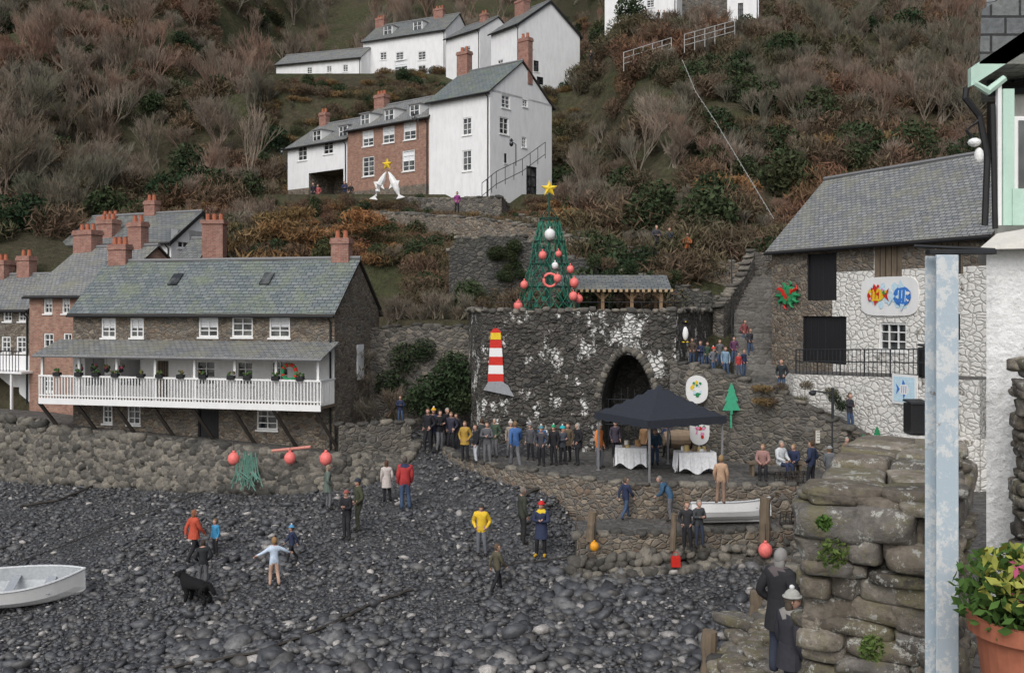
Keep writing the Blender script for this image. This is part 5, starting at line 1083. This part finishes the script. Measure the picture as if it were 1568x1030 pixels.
mb=MB(); p=level_at(1188,729,TZ); mb.box((p.x-.9,p.y-.05,TZ+.4),(p.x+1.0,p.y+.45,TZ+.45)); 
for x in (-.8,.8): mb.box((p.x+x,p.y,TZ),(p.x+x+.08,p.y+.4,TZ+.4))
mb.obj('wooden_bench',[M['wood']])
for n_,u,v,Y,h,c,f in [('man_in_dark_jacket',1073,566,38.6,44,NAVY,2.8),('woman_in_red_hat',1092,574,38.2,42,(.15,.16,.18),3.2),('child_in_light_blue_jacket',1111,577,38,46,(.2,.3,.4),2.9),('man_in_navy_jacket',1139,577,38,42,NAVY,3.4),('woman_in_purple_coat',1124,556,40.3,40,(.12,.05,.1),3.0),('man_in_black_jacket',1197,606,36.3,56,(.03,.035,.04),3.0),('man_leaning_on_rail',1301,658,34.4,56,(.04,.04,.05),3.2),
  ('man_in_navy_coat',613,648,41,42,NAVY,3.0),('woman_in_green_coat',1083,564,39.6,40,(.05,.09,.06),3.1),('man_in_grey_coat',1102,562,39.8,42,(.12,.12,.13),2.9),('child_in_red_coat',1131,574,37.8,34,(.4,.05,.05),3.0),('man_on_steps',1148,545,42.3,42,(.05,.05,.06),3.0),('woman_on_steps',1140,530,43.6,40,(.25,.08,.08),3.0),('man_in_brown_coat',1060,560,38.9,42,(.12,.09,.07),3.1)]:
    onz(n_,u,v,Y,h,f+R.uniform(-.7,.7),c,JEAN,(.1,.07,.05),'stand' if 'child' in n_ else R.choice(['pock','fold']),hat=(.6,.08,.06) if 'red_hat' in n_ else None)
for u,v,Y,h,c in [(480,310,72.4,30,(.03,.03,.04)),(487,311,72.4,28,(.4,.1,.1)),(528,308,70.6,30,NAVY),(537,309,70.4,28,BLK),(700,326,59,32,(.25,.05,.2)),(1005,394,51.7,50,(.05,.05,.06)),(1025,396,51.7,48,(.06,.07,.09)),(1052,402,50.8,46,(.5,.15,.05)),(1008,36,92,20,BLK),(1017,36,92,20,(.1,.1,.12)),(905,100,86,22,BLK)]:
    onz('onlooker',u,v,Y,h,3.1+R.uniform(-.4,.4),c,BLK,(.1,.07,.05),R.choice(['pock','fold']),bulk=1.0)
person('woman_with_grey_hair',Vector((3.72,13.6,2.86)),1.8,-.9,(.03,.03,.034),(.05,.06,.09),(.28,.27,.26),'pock',skirt=.42,bulk=1.1,scarf=(.12,.1,.1))
person('woman_in_knitted_hat',Vector((3.5,12.3,2.75)),1.7,-1.3,(.045,.045,.055),(.04,.04,.05),(.1,.08,.06),'stand',hat=(.4,.4,.37),skirt=.32,bulk=1.1,scarf=(.3,.28,.26))
mb=MB(); mb.box((3.0,11.3,2.3),(4.6,13.0,2.74)); mb.box((3.2,13.01,2.3),(4.6,14.4,2.85)); mb.obj('quay_steps',[M['stone_brown']],bevel=.03)
# dog
bm=bmesh.new(); lay=bm.verts.layers.skin.verify()
D={'hip':((0,-.32,.6),.15),'mid':((0,-.05,.57),.16),'che':((0,.25,.57),.19),'nek':((0,.42,.72),.13),'hed':((0,.55,.84),.12),'muz':((0,.7,.8),.065),'nos':((0,.76,.79),.045),'tl1':((0,-.47,.58),.06),'tl2':((0,-.6,.42),.07),'tl3':((0,-.68,.3),.04)}
for s,g in (('L',-1),('R',1)):
    D['fs'+s]=((g*.12,.27,.45),.1); D['fe'+s]=((g*.13,.22,.33),.07); D['fw'+s]=((g*.13,.25,.14),.055); D['fp'+s]=((g*.13,.3,.04),.06)
    D['ht'+s]=((g*.12,-.32,.48),.12); D['hk'+s]=((g*.13,-.22,.34),.085); D['hh'+s]=((g*.13,-.42,.2),.05); D['hm'+s]=((g*.13,-.4,.08),.05); D['hp'+s]=((g*.13,-.32,.04),.06)
vs={}
for k,(c,r) in D.items(): v=bm.verts.new(c); v[lay].radius=(r,r); v[lay].use_root=(k=='hip'); vs[k]=v
E=[('hip','mid'),('mid','che'),('che','nek'),('nek','hed'),('hed','muz'),('muz','nos'),('hip','tl1'),('tl1','tl2'),('tl2','tl3')]
for s in 'LR': E+=[('che','fs'+s),('fs'+s,'fe'+s),('fe'+s,'fw'+s),('fw'+s,'fp'+s),('hip','ht'+s),('ht'+s,'hk'+s),('hk'+s,'hh'+s),('hh'+s,'hm'+s),('hm'+s,'hp'+s)]
for a,b_2 in E: bm.edges.new((vs[a],vs[b_2]))
me=bpy.data.meshes.new('black_dog'); bm.to_mesh(me); bm.free(); dog=bpy.data.objects.new('black_dog',me); p=beach_at(300,926); dog.location=(p.x,p.y,p.z+.05); dog.rotation_euler=(0,0,math.radians(70)); link(dog)
mod=dog.modifiers.new('s','SKIN'); mod.use_smooth_shade=True; q=dog.modifiers.new('b','SUBSURF'); q.levels=q.render_levels=2
furm=m_plain((.012,.012,.013),.9,.2,name='black_fur'); me.materials.append(furm)
fur=MB()
for i in range(900):
    k=R.choice(['hip','mid','che','nek','hed','tl1','tl2','htL','htR','fsL','fsR','hkL','hkR','feL','feR']); c,r=D[k]; d=Vector((R.gauss(0,1),R.gauss(0,1),R.gauss(0,.8))).normalized(); b0=Vector(c)+d*r*.85; t=b0+d*.03+Vector((0,-.03,-.06)); w=d.cross(Vector((0,0,1))).normalized()*.015; fur.face([b0-w,b0+w,t])
for g in (-1,1): fur.ell((g*.12,.52,.84),(.03,.06,.1),0,2)
fo=fur.obj('fur_tufts',[furm],dog)
finish_people()
# ---------------------------------------------------------------- light, sky, camera
w=bpy.data.worlds.new('World'); sc.world=w; w.use_nodes=True; nt=w.node_tree; bg=nt.nodes['Background']
sky=nt.nodes.new('ShaderNodeTexSky'); sky.sky_type='NISHITA'; sky.sun_disc=False; sky.sun_elevation=math.radians(45); sky.sun_rotation=math.radians(200); sky.air_density=1; sky.dust_density=3
hs=nt.nodes.new('ShaderNodeHueSaturation'); hs.inputs['Saturation'].default_value=.4; nt.links.new(sky.outputs[0],hs.inputs['Color']); nt.links.new(hs.outputs[0],bg.inputs[0]); bg.inputs[1].default_value=.15
sl=bpy.data.lights.new('overcast_sun','SUN'); sl.energy=1.3; sl.angle=math.radians(50); sl.color=(1,.985,.965); so=bpy.data.objects.new('overcast_sun',sl); link(so)
el,az=math.radians(45),math.radians(200); dvec=Vector((math.sin(az)*math.cos(el),math.cos(az)*math.cos(el),math.sin(el))); so.rotation_euler=dvec.to_track_quat('Z','Y').to_euler(); so.location=(0,0,60)
cam=bpy.data.cameras.new('camera'); co=bpy.data.objects.new('camera',cam); link(co); co.location=(0,0,EYE); co.rotation_euler=(math.radians(90),0,0)
cam.sensor_width=36; cam.lens=36*F/1568; cam.shift_y=-(515-HV)/1568; cam.clip_end=2000; cam.clip_start=.1; sc.camera=co
sc.view_settings.view_transform='Standard'; sc.view_settings.look='None'; sc.view_settings.exposure=0
print('objects',len(sc.objects))
